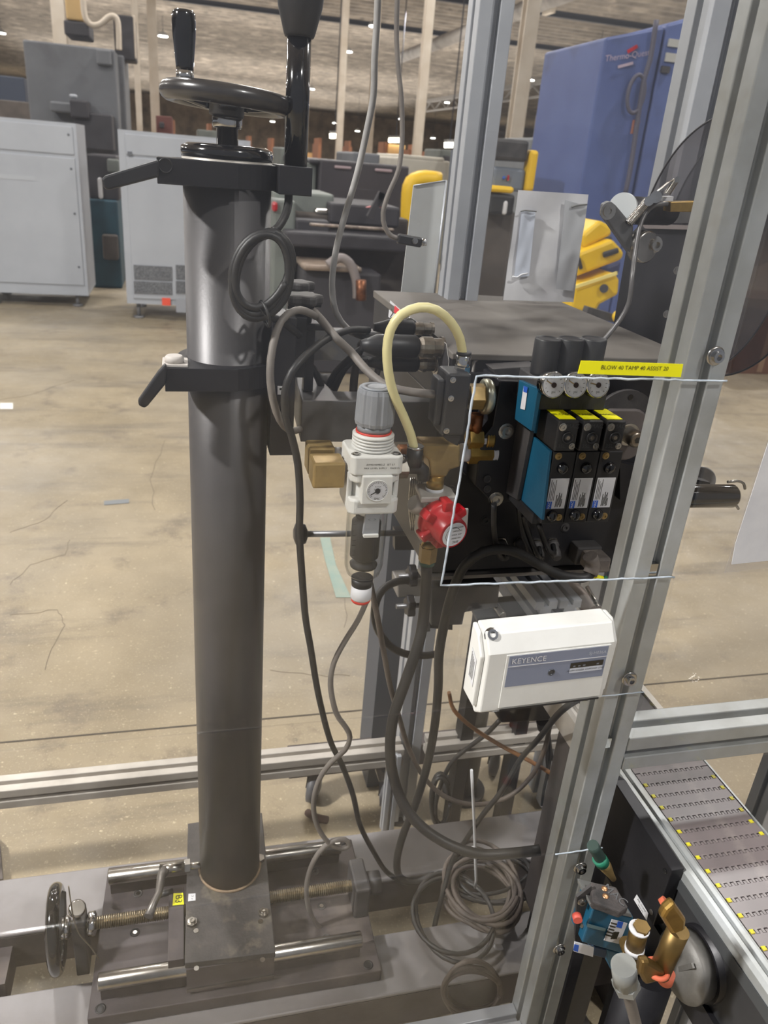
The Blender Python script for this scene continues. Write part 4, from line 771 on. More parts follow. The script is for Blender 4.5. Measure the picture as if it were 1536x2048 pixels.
    go=part('gauge_case',MB().lathe([(.012,0),(.0165,.003),(.0165,.0165),(.0158,.0175),(.0148,.0175),(.0148,.016)],rbk,n_,36),CHR,t,label='small round pressure gauge')
    part('dial',MB().lathe([(.0148,.0160),(.0148,.0165)],rbk,n_,36),PAP,go)
    u,v2,_=frame(n_); f0=rbk+n_*.0169
    R3=V((1,0,.04)); U3=n_.cross(R3)*-1 if (n_.cross(R3)).z<0 else n_.cross(R3)
    for k in range(11):
        an=math.radians(225-27*k); d_=R3*math.cos(an)+U3*math.sin(an); part('tick',MB().bar(f0+d_*.0102,f0+d_*.0125,.0006,.0002,n_),INK,go)
    an=math.radians((150,150,165)[i]); d_=R3*math.cos(an)+U3*math.sin(an); part('needle',MB().bar(f0-d_*.003+n_*.0003,f0+d_*.0115+n_*.0003,.0011,.0003,n_),BRS,go); part('hub',MB().cyl(f0,f0+n_*.0012,.0034,n=16),mat('hub_brown',s2l(40,26,20),.5),go)
    text('psi',f0-U3*.0085,R3,U3,.0035,INK,go); part('lens',MB().lathe([(.0146,.0172),(.0146,.0176)],rbk,n_,30),PANELR,go)
# ------------------------------------------------------------------ filter regulator
cx_,cy_=.243,.95
FRt=thing('filter_regulator','white filter regulator with grey knob and clear bowl, left of the red knob','regulator',(cx_,cy_,1.015)); t=FRt
c=V((cx_-.004,cy_,0)); 
mb=MB(); n=36; P=[]
prof=[(1.285,.0238),(1.290,.0252),(1.328,.0240),(1.3335,.0225)]
vs=[];fs=[];N_=72
for z,r in prof:
    for k in range(N_):
        a=2*PI*k/N_; rib=1+(.055 if math.cos(10*a)>.0 else 0); vs.append(c+V((r*rib*math.cos(a),r*rib*math.sin(a),z)))
for i in range(len(prof)-1):
    for k in range(N_): k2=(k+1)%N_; fs.append((i*N_+k,i*N_+k2,(i+1)*N_+k2,(i+1)*N_+k))
fs.append(tuple(range(3*N_,4*N_))); mb.add(vs,fs)
o=part('knob',mb,GRYP,t); part('knob_ring',MB().lathe([(.0225,1.276),(.0225,1.285)],c,n=40),GRYP,o); part('knob_top',MB().lathe([(.0205,1.3333),(.0205,1.3355),(.0135,1.3355),(.0135,1.3345),(.011,1.3345),(.011,1.3357)],c,n=40),GRYP,o)
part('red_ring',MB().lathe([(.0240,1.2735),(.0240,1.2765)],c,n=40),REDL,t)
mb=MB(); pr=[(.0255,1.274)]
for k in range(5): z=1.272-k*.0042; pr+=[(.0280,z),(.0280,z-.0024),(.0262,z-.0030),(.0262,z-.0040)]
part('threaded_collar',MB().lathe(pr[::-1],c,n=44),WHT,t)
w2=.0355
def chbox(mb,cx,cy,hx,hy,z0,z1,ch):
    P=[(-hx+ch,-hy),(hx-ch,-hy),(hx,-hy+ch),(hx,hy-ch),(hx-ch,hy),(-hx+ch,hy),(-hx,hy-ch),(-hx,-hy+ch)]
    return mb.prism([V((cx+a,cy+b,z0)) for a,b in P],(0,0,z1-z0))
part('upper_body',chbox(MB(),c.x,cy_,w2,w2,1.2255,1.251,.006),WHT,t,bev=.002); part('upper_skirt',chbox(MB(),c.x,cy_,w2-.002,w2-.002,1.213,1.2255,.008),WHT,t,bev=.003)
part('core_body',MB().lathe([(.030,1.165),(.030,1.22)],c,n=32),WHT,t); part('side_rib',MB().box(c.x-w2,c.x-w2+.007,cy_-.02,cy_+.03,1.172,1.225),WHT,t,bev=.002); part('side_rib',MB().box(c.x+w2-.007,c.x+w2,cy_-.02,cy_+.03,1.172,1.225),WHT,t,bev=.002)
part('lower_body',chbox(MB(),c.x,cy_,w2-.001,w2-.001,1.168,1.190,.007),WHT,t,bev=.003)
for dx in (-.027,.027): screw(t,(c.x+dx,cy_-.024,1.251),(0,0,1),.0045,.002,CHR,'cap_screw')
fy=cy_-w2-.005
part('gauge_housing',MB().box(c.x-.0195,c.x+.0215,fy,cy_,1.186,1.226),WHT,t,bev=.0015)
g=V((c.x+.0012,fy,1.206)); go=part('gauge_dial',MB().lathe([(.0152,0),(.0152,.0012),(.0142,.0013),(.0142,.0006)],g,(0,-1,0),36),WHT,t); part('dial_face',MB().lathe([(.0142,.0004),(.0142,.0009)],g,(0,-1,0),36),PAP,go)
mb=MB()
for k in range(25):
    an=math.radians(225-11.25*k); L_=.0026 if k%4==0 else .0016; d_=V((math.cos(an),0,math.sin(an))); mb.bar(g+V((0,-.0012,0))+d_*(.0128-L_),g+V((0,-.0012,0))+d_*.0130,.0004,.0003,(0,1,0))
part('scale_ticks',mb,INK,go)
d_=V((math.cos(math.radians(212)),0,math.sin(math.radians(212)))); part('needle',MB().bar(g+V((0,-.0016,0))-d_*.004,g+V((0,-.0016,0))+d_*.0105,.0012,.0004,(0,1,0)),BLK,go); part('needle_hub',MB().cyl(g+V((0,-.001,0)),g+V((0,-.0025,0)),.0036,n=16),BLK,go)
text('SMC',g+V((0,-.0012,-.0115)),(1,0,0),(0,0,1),.0034,INK,go); 
for j,s_ in enumerate(('0.2 0.4','0 MPa 1')): text(s_,g+V((0,-.0012,.006-.004*j)),(1,0,0),(0,0,1),.0022,INK,go,name='dial_numbers')
text('AW40-N04BG-Z   SET 0.7',(c.x+.004,cy_-w2-.0003,1.2405),(1,0,0),(0,0,1),.0026,INK,t,name='body_print'); text('MAX 1.0 MPa  SUPPLY     MADE IN',(c.x+.006,cy_-w2-.0003,1.2355),(1,0,0),(0,0,1),.0024,INK,t,name='body_print')
# bowl
bw=part('bowl',MB().lathe([(.0285,1.168),(.0280,1.09),(.0275,1.075),(.024,1.062),(.015,1.053),(.012,1.052)],c,n=44,cap=False),BOWL,t)
part('filter_element',MB().lathe([(.016,1.085),(.0205,1.089),(.0205,1.143),(.014,1.147),(.016,1.15),(.014,1.155)],c,n=32),mat('filter_black',s2l(20,20,23),.6),t); part('filter_cap',MB().lathe([(.013,1.147),(.0145,1.168)],c,n=24),WHT,t); part('baffle_disc',MB().lathe([(.019,1.072),(.020,1.076),(.012,1.082)],c,n=24),mat('filter_black',(0,0,0)),t)
part('lock_button',MB().prism([V((c.x-.010,cy_-.0325,1.170)),V((c.x-.012,cy_-.0325,1.137)),V((c.x+.010,cy_-.0325,1.137)),V((c.x+.010,cy_-.0325,1.170))],(0,.007,0)),GRYP,t,bev=.001); part('button_lip',MB().box(c.x-.0115,c.x+.0095,cy_-.036,cy_-.028,1.134,1.139),WHT,t,bev=.001)
text('<  >',(c.x-.001,cy_-.0328,1.160),(1,0,0),(0,0,1),.005,SEAM,t,name='arrow_print')
part('drain_collar',MB().lathe([(.0150,1.040),(.0160,1.053)],c,n=28),BLK,t); part('drain_knob',MB().lathe([(.0140,1.018),(.0155,1.021),(.0150,1.041)],c,n=28),PAP,t); part('drain_ring',MB().lathe([(.0125,1.013),(.0142,1.015),(.0142,1.020)],c,n=28),REDL,t)
for k in range(7): part('level_mark',MB().box(c.x-.024,c.x-.019,cy_-.0225,cy_-.022,1.10+k*.008,1.1006+k*.008),INK,t)
# ------------------------------------------------------------------ brass pipework
PF=thing('brass_pipework','brass elbows and nipples feeding the white regulator','pipe fittings',(cx_,cy_,1.19)); t=PF
def hexc(name,a,b,r,m,**k): return part(name,MB().hexa(a,b,r),m,t,**k)
e_=QY(658,938,.95); part('elbow_body',MB().box(e_.x-.024,e_.x+.019,.932,.972,e_.z-.021,e_.z+.015),BRSD,t,bev=.003); part('teflon_thread',MB().lathe([(.0115,0),(.0125,.004),(.0115,.012)],(e_.x+.019,.952,e_.z),(1,0,0),20),PAP,t)
e2_=QY(646,910,.995); part('elbow_body',MB().box(e2_.x-.022,e2_.x+.015,.985,1.02,e2_.z-.026,e2_.z+.014),BRSD,t,bev=.003); part('teflon_thread',MB().cyl((e2_.x+.015,1.0,e2_.z-.002),(e2_.x+.026,1.0,e2_.z-.002),.011),PAP,t); part('nipple',MB().cyl((e2_.x+.026,1.0,e2_.z-.002),(e2_.x+.05,1.0,e2_.z-.002),.0105),BRS,t)
q=QY(797,907,.99); part('copper_nipple',MB().cyl(q,q+V((.022,0,0)),.013),COPP,t); part('crossing_pipe',MB().cyl((e2_.x+.05,1.0,e2_.z-.002),(q.x+.06,1.0,e2_.z-.002),.009),BRSD,t)
q=QY(805,935,.95); part('nickel_hex',MB().hexa(q+V((-.012,0,0)),q+V((.006,0,0)),.015),mat('nickel',(0,0,0)),t)
o=part('push_elbow',MB().spline([q+V((.004,0,0)),q+V((.020,0,0)),q+V((.029,0,-.004)),q+V((.031,0,-.018))],.0095,14),BLK,t)
q2=QY(829,912,.945); part('banjo_body',MB().cyl(q2+V((0,0,-.014)),q2+V((0,0,.012)),.011),BLK,t); part('banjo_ring',MB().cyl(q2+V((0,0,.012)),q2+V((0,0,.015)),.0115),CHR,t); part('banjo_lug',MB().torus(q2+V((-.017,-.004,-.002)),(0,-1,0),.0045,.0022,n=18,m=8),BLK,t)
# hex brass tee to the right
q=QY(882,918,.965)
mb=MB(); mb.prism([QY(*p,.950) for p in ((843,888),(921,889),(921,934),(900,941),(893,955),(862,955),(858,920),(850,915))],(0,.034,0)); part('tee_body',mb,BRSD,t,bev=.003)
a_=QY(922,905,.967); part('teflon_thread',MB().cyl(a_,a_+V((.012,0,0)),.013),PAP,t); part('hex_fitting',MB().hexa(a_+V((.010,0,0)),a_+V((.044,0,0)),.0165),BRS,t); part('thread_end',MB().lathe([(.0135,0),(.0145,.001),(.0135,.002),(.0145,.003),(.0135,.004),(.0145,.005),(.0135,.006),(.0145,.007),(.0135,.008)],a_+V((.044,0,0)),(1,0,0),20),PAP,t)
a_=QY(962,878,.965); part('hex_fitting',MB().hexa(a_+V((-.020,0,0)),a_+V((.000,0,0)),.015),BRS,t); part('teflon_thread',MB().cyl(a_,a_+V((.005,0,0)),.011),PAP,t); part('thread_end',MB().lathe([(.0125,0),(.014,.002),(.0125,.004),(.014,.006),(.0125,.008),(.014,.010),(.0125,.012)],a_+V((.005,0,0)),(1,0,0),20),BRS,t)
a_=QY(952,850,.965); part('copper_stub',MB().cyl(a_+V((0,0,-.012)),a_+V((0,0,.016)),.009),COPP,t); part('teflon_thread',MB().cyl(a_+V((0,0,-.016)),a_+V((0,0,-.012)),.0098),PAP,t)
a_=QY(972,793,.955); part('zinc_washer',MB().lathe([(.018,-.006),(.024,-.004),(.024,.003),(.022,.006)],a_,(1,0,0),36),mat('zinc',s2l(176,178,168),.35,.8,s2l(150,148,130),16),t); part('hex_fitting',MB().hexa(a_+V((-.026,0,0)),a_+V((-.004,0,0)),.018),BRSD,t); part('panel_stub',MB().cyl(a_+V((-.036,0,0)),a_+V((-.026,0,0)),.012),STL,t)
# ------------------------------------------------------------------ black valve box left of the cut-out
SB=thing('solenoid_box','slim black solenoid box under the cream tube, left of the cut-out','valve',QY(912,820,.93)); t=SB
a_=QY(893,752,.925); b_=QY(928,868,.925); zt2=QY(910,745,.925).z; zb2=QY(905,868,.925).z
part('box_body',MB().box(a_.x,b_.x-.002,.918,.962,zb2,zt2),BLK,t,bev=.003); part('side_plate',MB().box(a_.x-.010,a_.x,.925,.955,zb2+.012,zt2-.01),BLK,t,bev=.002)
part('lower_nose',MB().prism([V((a_.x,.925,zb2)),V((b_.x-.002,.925,zb2)),V((b_.x-.006,.925,zb2-.018)),V((a_.x+.012,.925,zb2-.010))],(0,.03,0)),BLK,t,bev=.002)
for px,py in ((906,760),(902,797),(893,862)): screw(t,QY(px,py,.9175),(0,-1,0),.0028,.0015,CHR)
q=QY(924,738,.94); part('fitting_hex',MB().hexa(q+V((0,0,-.010)),q+V((0,0,.004)),.0105),CHR,t); part('fitting_barrel',MB().lathe([(.0098,.004),(.0100,.006),(.0100,.017),(.0085,.019)],q,n=24),CHR,t); part('release_ring',MB().lathe([(.0095,.019),(.0100,.020),(.0095,.023)],q,n=24),BLK,t)
# ------------------------------------------------------------------ red lockout valve
RV=thing('lockout_valve','red-knobbed lockout valve with white body hanging below the brass tee','valve',QY(880,1040,.93)); t=RV
q=QY(871,958,.955); part('top_nipple',MB().lathe([(.0125,0),(.0125,.012),(.0115,.013),(.0125,.014),(.0115,.015),(.0125,.016),(.0115,.017),(.0125,.018),(.0115,.019)],q+V((0,0,-.012)),(0,0,1),22),BRS,t); part('teflon_thread',MB().cyl(q+V((0,0,-.020)),q+V((0,0,-.012)),.0128),PAP,t)
V0=QY(862,1030,.955)
part('valve_body',MB().box(V0.x-.018,V0.x+.022,.935,.975,V0.z-.035,V0.z+.032),WHTM,t,bev=.005)
mb=MB(); mb.prism([V((V0.x-.026,.930,V0.z+.030)),V((V0.x+.026,.930,V0.z+.030)),V((V0.x+.028,.962,V0.z+.030)),V((V0.x+.018,.98,V0.z+.030)),V((V0.x-.020,.98,V0.z+.030))],(0,0,.009)); part('top_flange',mb,WHTM,t,bev=.002)
part('exhaust_silencer',MB().lathe([(.012,0),(.0135,.003),(.0135,.018),(.010,.023)],V0+V((-.012,0,.012)),(-.85,-.25,.45),22),WHTM,t)
n_=V((.28,-1,-.12)).normalized(); K0=QY(880,1042,.930)
o=part('knob',MB().lathe([(.031,-.010),(.0325,-.006),(.0325,.004),(.030,.007),(.0235,.009),(.0225,.034),(.0215,.036)],K0,n_,44),RED,t,label='red six-lug rotary knob')
u,v_,_=frame(n_)
for k in range(6):
    a=k*PI/3+.5; d_=u*math.cos(a)+v_*math.sin(a)
    part('grip_lug',MB().bar(K0+d_*.029+n_*-.006,K0+d_*.029+n_*.014,.013,.017,d_),RED,o,bev=.0025)
f0=K0+n_*.0362; part('white_disc',MB().lathe([(.0185,0),(.0185,.0007)],f0,n_,36),PAP,o)
R3=V((1,.28,.0)).normalized(); R3=(R3-n_*R3.dot(n_)).normalized(); U3=n_.cross(R3); U3=U3 if U3.z>0 else -U3
part('print_circle',MB().torus(f0+n_*.0009-R3*.002,n_,.0115,.0003,n=30,m=4,a0=.6,a1=4.2),INK,o)
for j,s_ in enumerate(('SMC','VHS40-N04','LOCK  SUP','OPEN EXH','KEEP CLEAR')): text(s_,f0+n_*.0009+U3*(-.012+.0058*j)+R3*.004,R3*(1 if j else -1),U3*(1 if j else -1),.0040 if j==0 else .0024,INK,o,name='disc_print')
part('lock_tab',MB().bar(K0+V((.032,-.004,.02)),K0+V((.034,-.004,-.012)),.004,.012),WHTM,t,bev=.001)
for dx in (-.01,.012): screw(t,V0+V((dx,-.02,.022)),(0,-1,0),.004,.003,STL)
q=QY(858,1087,.955); part('bottom_nipple',MB().lathe([(.0095,0),(.0115,-.006),(.0115,-.010)],q+V((0,0,.004)),n=20),BRS,t); part('hose_nut',MB().hexa(q+V((0,0,-.028)),q+V((0,0,-.004)),.0135),BRSD,t); part('hose_collar',MB().cyl(q+V((0,0,-.034)),q+V((0,0,-.028)),.0115),mat('green_band',s2l(54,84,74),.6),t)
HOSE0=q+V((0,0,-.034))
# nut plate / chrome hose flex behind
mb=MB()
for k in range(7): mb.spline([QY(*p,1.02) for p in ((822+k*4,955),(818+k*4,1010),(823+k*4,1060))],.0016,6)
part('braided_line',mb,STL,t)
# ------------------------------------------------------------------ near conveyor with plastic modular belt
BELT=mat('belt_plastic',s2l(122,112,112),.33,0,s2l(108,100,100),8,c3=s2l(134,126,122),sc3=30)
CV=thing('belt_conveyor','modular plastic belt conveyor with yellow edge plugs at the lower right','conveyor',(.74,.55,0)); t=CV
zb=.75; bx0,bx1=.6735,.8045; pit=.02325
nf=12; fw=(bx1-bx0-.016)/nf
def module():
    # flat plate with interlocking fingers on the near edge and notches on the far edge
    P=[]; y1=pit/2-.0008; y0=-pit/2
    fx=lambda k: bx0+.008+k*fw
    P.append((bx0,y0+.001)); P.append((bx0+.008,y0+.001))
    for k in range(nf):
        P+= [(fx(k)+fw*.12,y0+.001),(fx(k)+fw*.12,y0-.0048),(fx(k)+fw*.50,y0-.0048),(fx(k)+fw*.50,y0+.001)]
    P+=[(bx1,y0+.001),(bx1,y1)]
    for k in reversed(range(nf)):
        P+= [(fx(k)+fw*.62,y1),(fx(k)+fw*.62,y1-.0045),(fx(k)+fw*.02,y1-.0045),(fx(k)+fw*.02,y1)]
    P+=[(bx0,y1)]
    return MB().prism([V((x,y,0)) for x,y in P],(0,0,.006))
mm=module().mesh('belt_module',BELT,V((0,0,0)))
plug=MB().box(-.0028,.0028,-.003,.003,0,.0014).mesh('yellow_plug',mat('plug_yellow',s2l(216,212,30),.5,0,s2l(190,170,60),40),V((0,0,0)))
BASE['conv0']=V(CV.location)
for k in range(-1,20):
    y=.7895-.0232*k+pit/2
    o=bpy.data.objects.new('belt_module',mm); COL.objects.link(o); o.parent=CV; o.location=V((0,y,zb-.006))-V(CV.location); BASE[o.name]=V((0,y,zb-.006))
    if k>=0:
        for x in (bx0+.0035,bx1-.0055):
            q=bpy.data.objects.new('yellow_plug',plug); COL.objects.link(q); q.parent=o; q.location=V((x,-pit/2-.0015,.0058))
part('belt_underlay',MB().box(bx0,bx1,.34,.835,zb-.012,zb-.0065),BLKD,t)
# end of the belt turning down
R_e=.022; P=[]
for k in range(7):
    a=PI/2-k*PI/12; P.append((.836+R_e*math.cos(a),zb-R_e+R_e*math.sin(a)-.001))
for k in range(6):
    (ya,za),(yb_,zb_)=P[k],P[k+1]
    part('nose_module',MB().prism([V((bx0,ya,za)),V((bx0,yb_-.0004,zb_)),V((bx0,yb_-.004,zb_-.005)),V((bx0,ya-.001,za-.005))],(bx1-bx0,0,0)),BELT,t)
part('side_rail',MB().prism([V((x,.34,z)) for x,z in ((.640,.738),(.640,.752),(.6455,.756),(.652,.756),(.6525,.7525),(.656,.7525),(.6565,.757),(.664,.757),(.6645,.7535),(.6685,.7535),(.6715,.751),(.6715,.738))],(0,.505,0)),ALUW,t,bev=.0006)
part('side_rail',MB().prism([V((x,.34,z)) for x,z in ((.8065,.62),(.8065,.7505),(.8095,.7505),(.8095,.62))],(0,.505,0)),ALUW,t)
part('side_plate',MB().box(.642,.670,.34,.845,.62,.7378),mat('conveyor_side_dark',s2l(66,66,68),.45,.3,s2l(54,54,56),6),t); part('lower_channel',MB().box(.634,.6415,.34,.845,.585,.630),BLKM,t); part('lower_channel',MB().box(.6385,.6418,.34,.845,.72,.7378),mat('rail_side',s2l(84,86,88),.5,.4),t)
part('support_leg',MB().box(.66,.70,.36,.40,.0,.62),BLKM,t); part('support_leg',MB().box(.66,.70,.80,.84,.0,.62),BLKM,t); part('support_leg',MB().box(.77,.806,.80,.84,.0,.62),BLKM,t)
q=QX(1366,1932,.612)
gm=part('gearbox_cover',MB().lathe([(.043,-.02),(.046,0),(.045,.004),(.028,.010),(.0,.011)],q,(-1,-.05,.05),40),mat('cast_aluminium',s2l(120,118,114),.55,.5,s2l(100,98,94),20,bump=.2),t); part('cover_ridge',MB().bar(q+V((-.009,.016,-.034)),q+V((-.009,-.022,.034)),.003,.006),mat('cast_aluminium',(0,0,0)),gm)
part('drive_motor',MB().cyl(q+V((.02,.0,-.0)),q+V((.09,0,0)),.047,n=32),BLKM,t)
# ------------------------------------------------------------------ inner conveyor continuing under the head
IC=thing('inner_conveyor','slotted conveyor frame running under the labelling head, dark side plates','conveyor',(.70,1.2,0)); t=IC
part('side_rail',MB().prism([V((x,.90,z)) for x,z in ((.630,.70),(.630,.752),(.638,.755),(.644,.755),(.6445,.751),(.650,.751),(.6505,.756),(.660,.756),(.660,.70))],(0,.60,0)),ALUD,t,bev=.0006)
part('side_plate',MB().box(.632,.638,.85,.985,.28,.70),mat('plate_brown_grey',s2l(88,82,80),.5,.3,s2l(70,66,66),6),t); part('belt_strip',MB().box(.662,.80,.88,1.50,.742,.748),BLKD,t); part('side_rail',MB().box(.80,.812,.88,1.50,.70,.752),ALUD,t)
for x,y in ((.645,.93),(.645,1.42),(.79,1.42)): part('support_leg',MB().box(x-.012,x+.02,y-.02,y+.02,0,.70),BLKM,t)
part('cross_member',tslot(MB(),(.600,1.055,.905),(.600,1.42,.905),.042,(0,0,1)),ALU,t,bev=.001,label='double light grey slotted member'); part('cross_member',tslot(MB(),(.646,1.055,.905),(.646,1.42,.905),.042,(0,0,1)),ALU,t,bev=.001)
part('guide_rod',MB().cyl(QZ(955,1160,.93),QZ(1006,1232,.93),.006),STL,t); part('guide_rod',MB().cyl(QZ(1175,1175,.93),QZ(1196,1215,.93),.004),STL,t)
part('round_bar',MB().cyl(QZ(1118,1150,.88),QZ(1190,1225,.88),.016),mat('bar_brown',s2l(120,108,100),.5,.4),t); part('white_bar',MB().bar(QZ(1165,1195,.86),QZ(1222,1268,.86),.022,.01),CAB,t)
part('head_bracket',MB().prism([QY(*p,1.03) for p in ((862,1172),(1000,1172),(995,1215),(930,1225),(925,1250),(862,1252))],(0,.05,0)),BLKD,t,bev=.002); part('bracket_plate',MB().prism([QZ(*p,.935) for p in ((935,1205),(1098,1190),(1130,1228),(955,1248))],(0,0,-.0)) if 0 else MB().prism([QZ(*p,.865) for p in ((935,1205),(1098,1190),(1130,1228),(955,1248))],(0,0,.006)),mat('plate_dark_clear',s2l(66,66,68),.4),t)
# funnel shaped black box and round leg
FB=thing('product_sensor_box','black tapered box hanging beneath the white static sensor','box',QY(1050,1450,1.12))
part('box_body',MB().prism([QY(*p,1.10) for p in ((965,1365),(1145,1350),(1128,1405),(1098,1442),(1003,1447),(985,1420))],(0,.10,0)),BLKM,FB,bev=.004); part('cable_gland',MB().cyl(QY(1085,1442,1.12),QY(1088,1456,1.12),.013),BLKM,FB); part('hanger_bracket',MB().box(QY(1060,1390,1.15).x-.02,QY(1060,1390,1.15).x+.02,1.12,1.16,QY(1060,1370,1.15).z,.884),BLKM,FB)
q=QZ(925,1585,0); RL=thing('round_leg','dark round support leg standing on the floor right of the rear post','leg',(q.x,q.y,0))
part('leg_tube',MB().lathe([(.036,.02),(.036,1.0)],(q.x,q.y,0),n=32),COLM,RL); part('foot_flange',MB().cyl((q.x,q.y,0),(q.x,q.y,.02),.06,n=32),BLKM,RL); part('pipe_clamp',MB().torus((q.x,q.y,.34),(0,0,1),.038,.006,n=32),COPP,RL)
# rear clamp assembly with rod
CA=thing('rod_clamp','horizontal steel rod with black ball end and star-knob clamps','clamp',QY(840,1160,1.3)); t=CA
part('rod',MB().cyl(QY(604,1068,1.30),QY(838,1066,1.30),.006),mat('dull_steel',s2l(104,104,106),.4,.7),t); part('ball_end',MB().lathe([(.010,-.012),(.020,-.008),(.022,0),(.018,.010),(.008,.014)],QY(600,1068,1.30),(1,0,0),24),BLKM,t)
part('rod_block',MB().prism([QY(*p,1.28) for p in ((795,1165),(862,1160),(862,1192),(795,1196))],(0,.05,0)),mat('block_grey',s2l(128,124,120),.5,.4),t,bev=.003)
for px,py in ((816,1152),(812,1212)):
    q=QY(px,py,1.26); mb=MB(); P=[]
    for k in range(30): a=2*PI*k/30; r=.020*(1+.16*math.cos(5*a)); P.append(V((q.x,q.y+r*math.cos(a),q.z+r*math.sin(a))))
    part('star_knob',MB().prism(P,(.016,0,0)),BLKM,t,bev=.003); part('clamp_stud',MB().cyl(q+V((-.02,0,0)),q+V((.06,0,0)),.005),mat('dull_steel',(0,0,0)),t)
part('vertical_rod',MB().bar(QY(852,1055,1.30),QY(852,1260,1.30),.014,.014),mat('dull_steel',(0,0,0)),t); part('backing_plate',MB().prism([QY(*p,1.36) for p in ((790,1060),(905,1060),(905,1260),(846,1255),(846,1100),(790,1100))],(0,.02,0)),BLKM,t)
# rolling cart beyond the rear rail
RC=thing('rolling_base','dark rolling base beam on casters just beyond the rear rail','base',(.5,1.58,0)); t=RC
part('beam',MB().box(.235,1.05,1.555,1.605,.105,.175),BASEM,t,bev=.002)
def caster(x,y,r=.045):
    o=part('caster_wheel',MB().lathe([(r*.6,-.014),(r,-.010),(r,.010),(r*.6,.014)],(x,y,r),(1,-.5,0),28),mat('caster_grey',s2l(84,84,88),.5),t); part('hub_cap',MB().lathe([(r*.45,-.016),(r*.45,.016)],(x,y,r),(1,-.5,0),18),mat('hub_grey',s2l(130,130,130),.4),o)
    part('caster_fork',MB().bar((x+.012,y+.008,r),(x+.006,y+.02,.107),.012,.006),BLKM,t); part('caster_fork',MB().bar((x-.018,y-.006,r),(x-.008,y+.01,.107),.012,.006),BLKM,t); part('fork_plate',MB().box(x-.03,x+.03,y-.02,y+.03,.100,.1055),STL,t)
q=QZ(628,1602,0); caster(q.x,q.y+.01); q=QZ(772,1612,0); caster(q.x,q.y+.01,.036); q=QZ(985,1545,0); caster(q.x,q.y,.04)
# ------------------------------------------------------------------ air dump valve assembly below the near conveyor
AD=thing('black_junction_box','matt black box bolted beside the near conveyor, labelled AIR DUMP VALVE','box',QX(1300,1850,.620)); t=AD
xb=.620; PB=[(1205,1545),(1228,1562),(1344,1741),(1306,1851),(1268,1792),(1180,1680)]
part('box_face',MB().prism([QX(*p,xb) for p in PB],(.0195,0,0)),BLKM,t,bev=.0012)
A=[QX(*p,xb-.001) for p in ((1274,1789),(1297,1827),(1294,1841),(1268,1799))]
part('white_label',MB().prism(A,(-.0006,0,0)),PAP,t); r_=(A[1]-A[0]).normalized(); u_=(A[0]-A[3]).normalized()
cen=(A[0]+A[1]+A[2]+A[3])/4+V((-.0009,0,0)); u_=(u_-r_*u_.dot(r_)).normalized(); hh=(A[0]-A[3]).length
for s_,k in (('AIR DUMP',.22),('VALVE',-.22)): text(s_,cen+u_*hh*k,r_,u_,hh*.26,INK,t,depth=.0)
for px,py in ((1330,1742),(1303,1824)): q=QX(px,py,xb-.0005); part('slot_hole',MB().cyl(q,q+V((-.0008,0,0)),.004,n=14),mat('slot_grey',s2l(96,92,88),.4) if py>1800 else BLKG,t)
AP=thing('air_dump_fittings','brass pipe elbows and grey gland hanging below the black junction box','pipe fittings',QY(1290,1950,.50)); t=AP
Y=.56
def pp(nm,a,b,r,m,Yy=Y,hexx=False,Y2=None): 
    pa=QY(*a,Yy); pb_=QY(*b,Y2 if Y2 else Yy); return part(nm,MB().cyl(pa,pb_,r,n=6 if hexx else 22,sm=not hexx),m,t)
OBR=mat('old_brass',s2l(128,104,62),.42,.8,s2l(96,78,46),14)
pp('hex_nipple',(1284,1852),(1280,1866),.0108,OBR,hexx=True); pp('pipe_nipple',(1279,1856),(1270,1893),.0115,OBR); pp('teflon_ring',(1270,1892),(1268,1902),.0122,PAP); pp('teflon_ring',(1279,1856),(1278,1859),.0128,PAP); pp('elbow',(1267,1902),(1264,1930),.0135,OBR)
pp('elbow_side',(1262,1915),(1252,1885),.009,OBR,Yy=.585)
o=pp('long_nipple',(1357,1860),(1318,1945),.0125,OBR,Yy=.50)
part('upper_elbow',MB().prism([QY(*p,.492) for p in ((1333,1822),(1350,1807),(1374,1841),(1372,1862),(1345,1872),(1324,1838))],(0,.012,0)),BRS,t,bev=.004); pp('sealant_ring',(1329,1815),(1338,1808),.010,mat('orange_sealant',s2l(206,104,74),.6),Yy=.505)
part('lower_elbow',MB().prism([QY(*p,.488) for p in ((1284,1926),(1300,1926),(1333,1945),(1328,1962),(1291,1972),(1280,1950))],(0,.012,0)),OBR,t,bev=.004); part('sealant_ring',MB().torus(QY(1313,1938,.497),QY(1357,1860,.497)-QY(1318,1945,.497),.0125,.003,n=24,m=8),mat('orange_sealant',(0,0,0)),t); pp('sealant_ring',(1330,1962),(1335,1946),.009,mat('orange_sealant',(0,0,0)),Yy=.498)
GG=mat('gland_grey',s2l(156,158,154),.45,.3,s2l(140,142,140),12)
pp('gland_body',(1247,1930),(1251,1965),.0155,GG,Yy=.54); pp('gland_nut',(1251,1963),(1253,1974),.0175,GG,Yy=.54,hexx=True)
part('gland_cable',MB().spline([QY(1252,1970,.54),QY(1262,2010,.54),QY(1275,2060,.54)],.0075,10),CORDG,t)
MV=thing('dump_valve','blue solenoid dump valve with black rough cap, low beside the near post','valve',QY(1215,1900,.60)); t=MV
def fp(nm,P,Yy,d,m,**k): return part(nm,MB().prism([QY(*p,Yy) for p in P],(0,d,0)),m,t,**k)
fp('blue_body',((1186,1818),(1268,1835),(1246,1908),(1164,1885)),.60,.035,BLU,bev=.002); fp('grey_gasket',((1182,1808),(1262,1828),(1266,1836),(1183,1818)),.598,.04,mat('gasket_grey',s2l(112,112,110),.6),bev=.001)
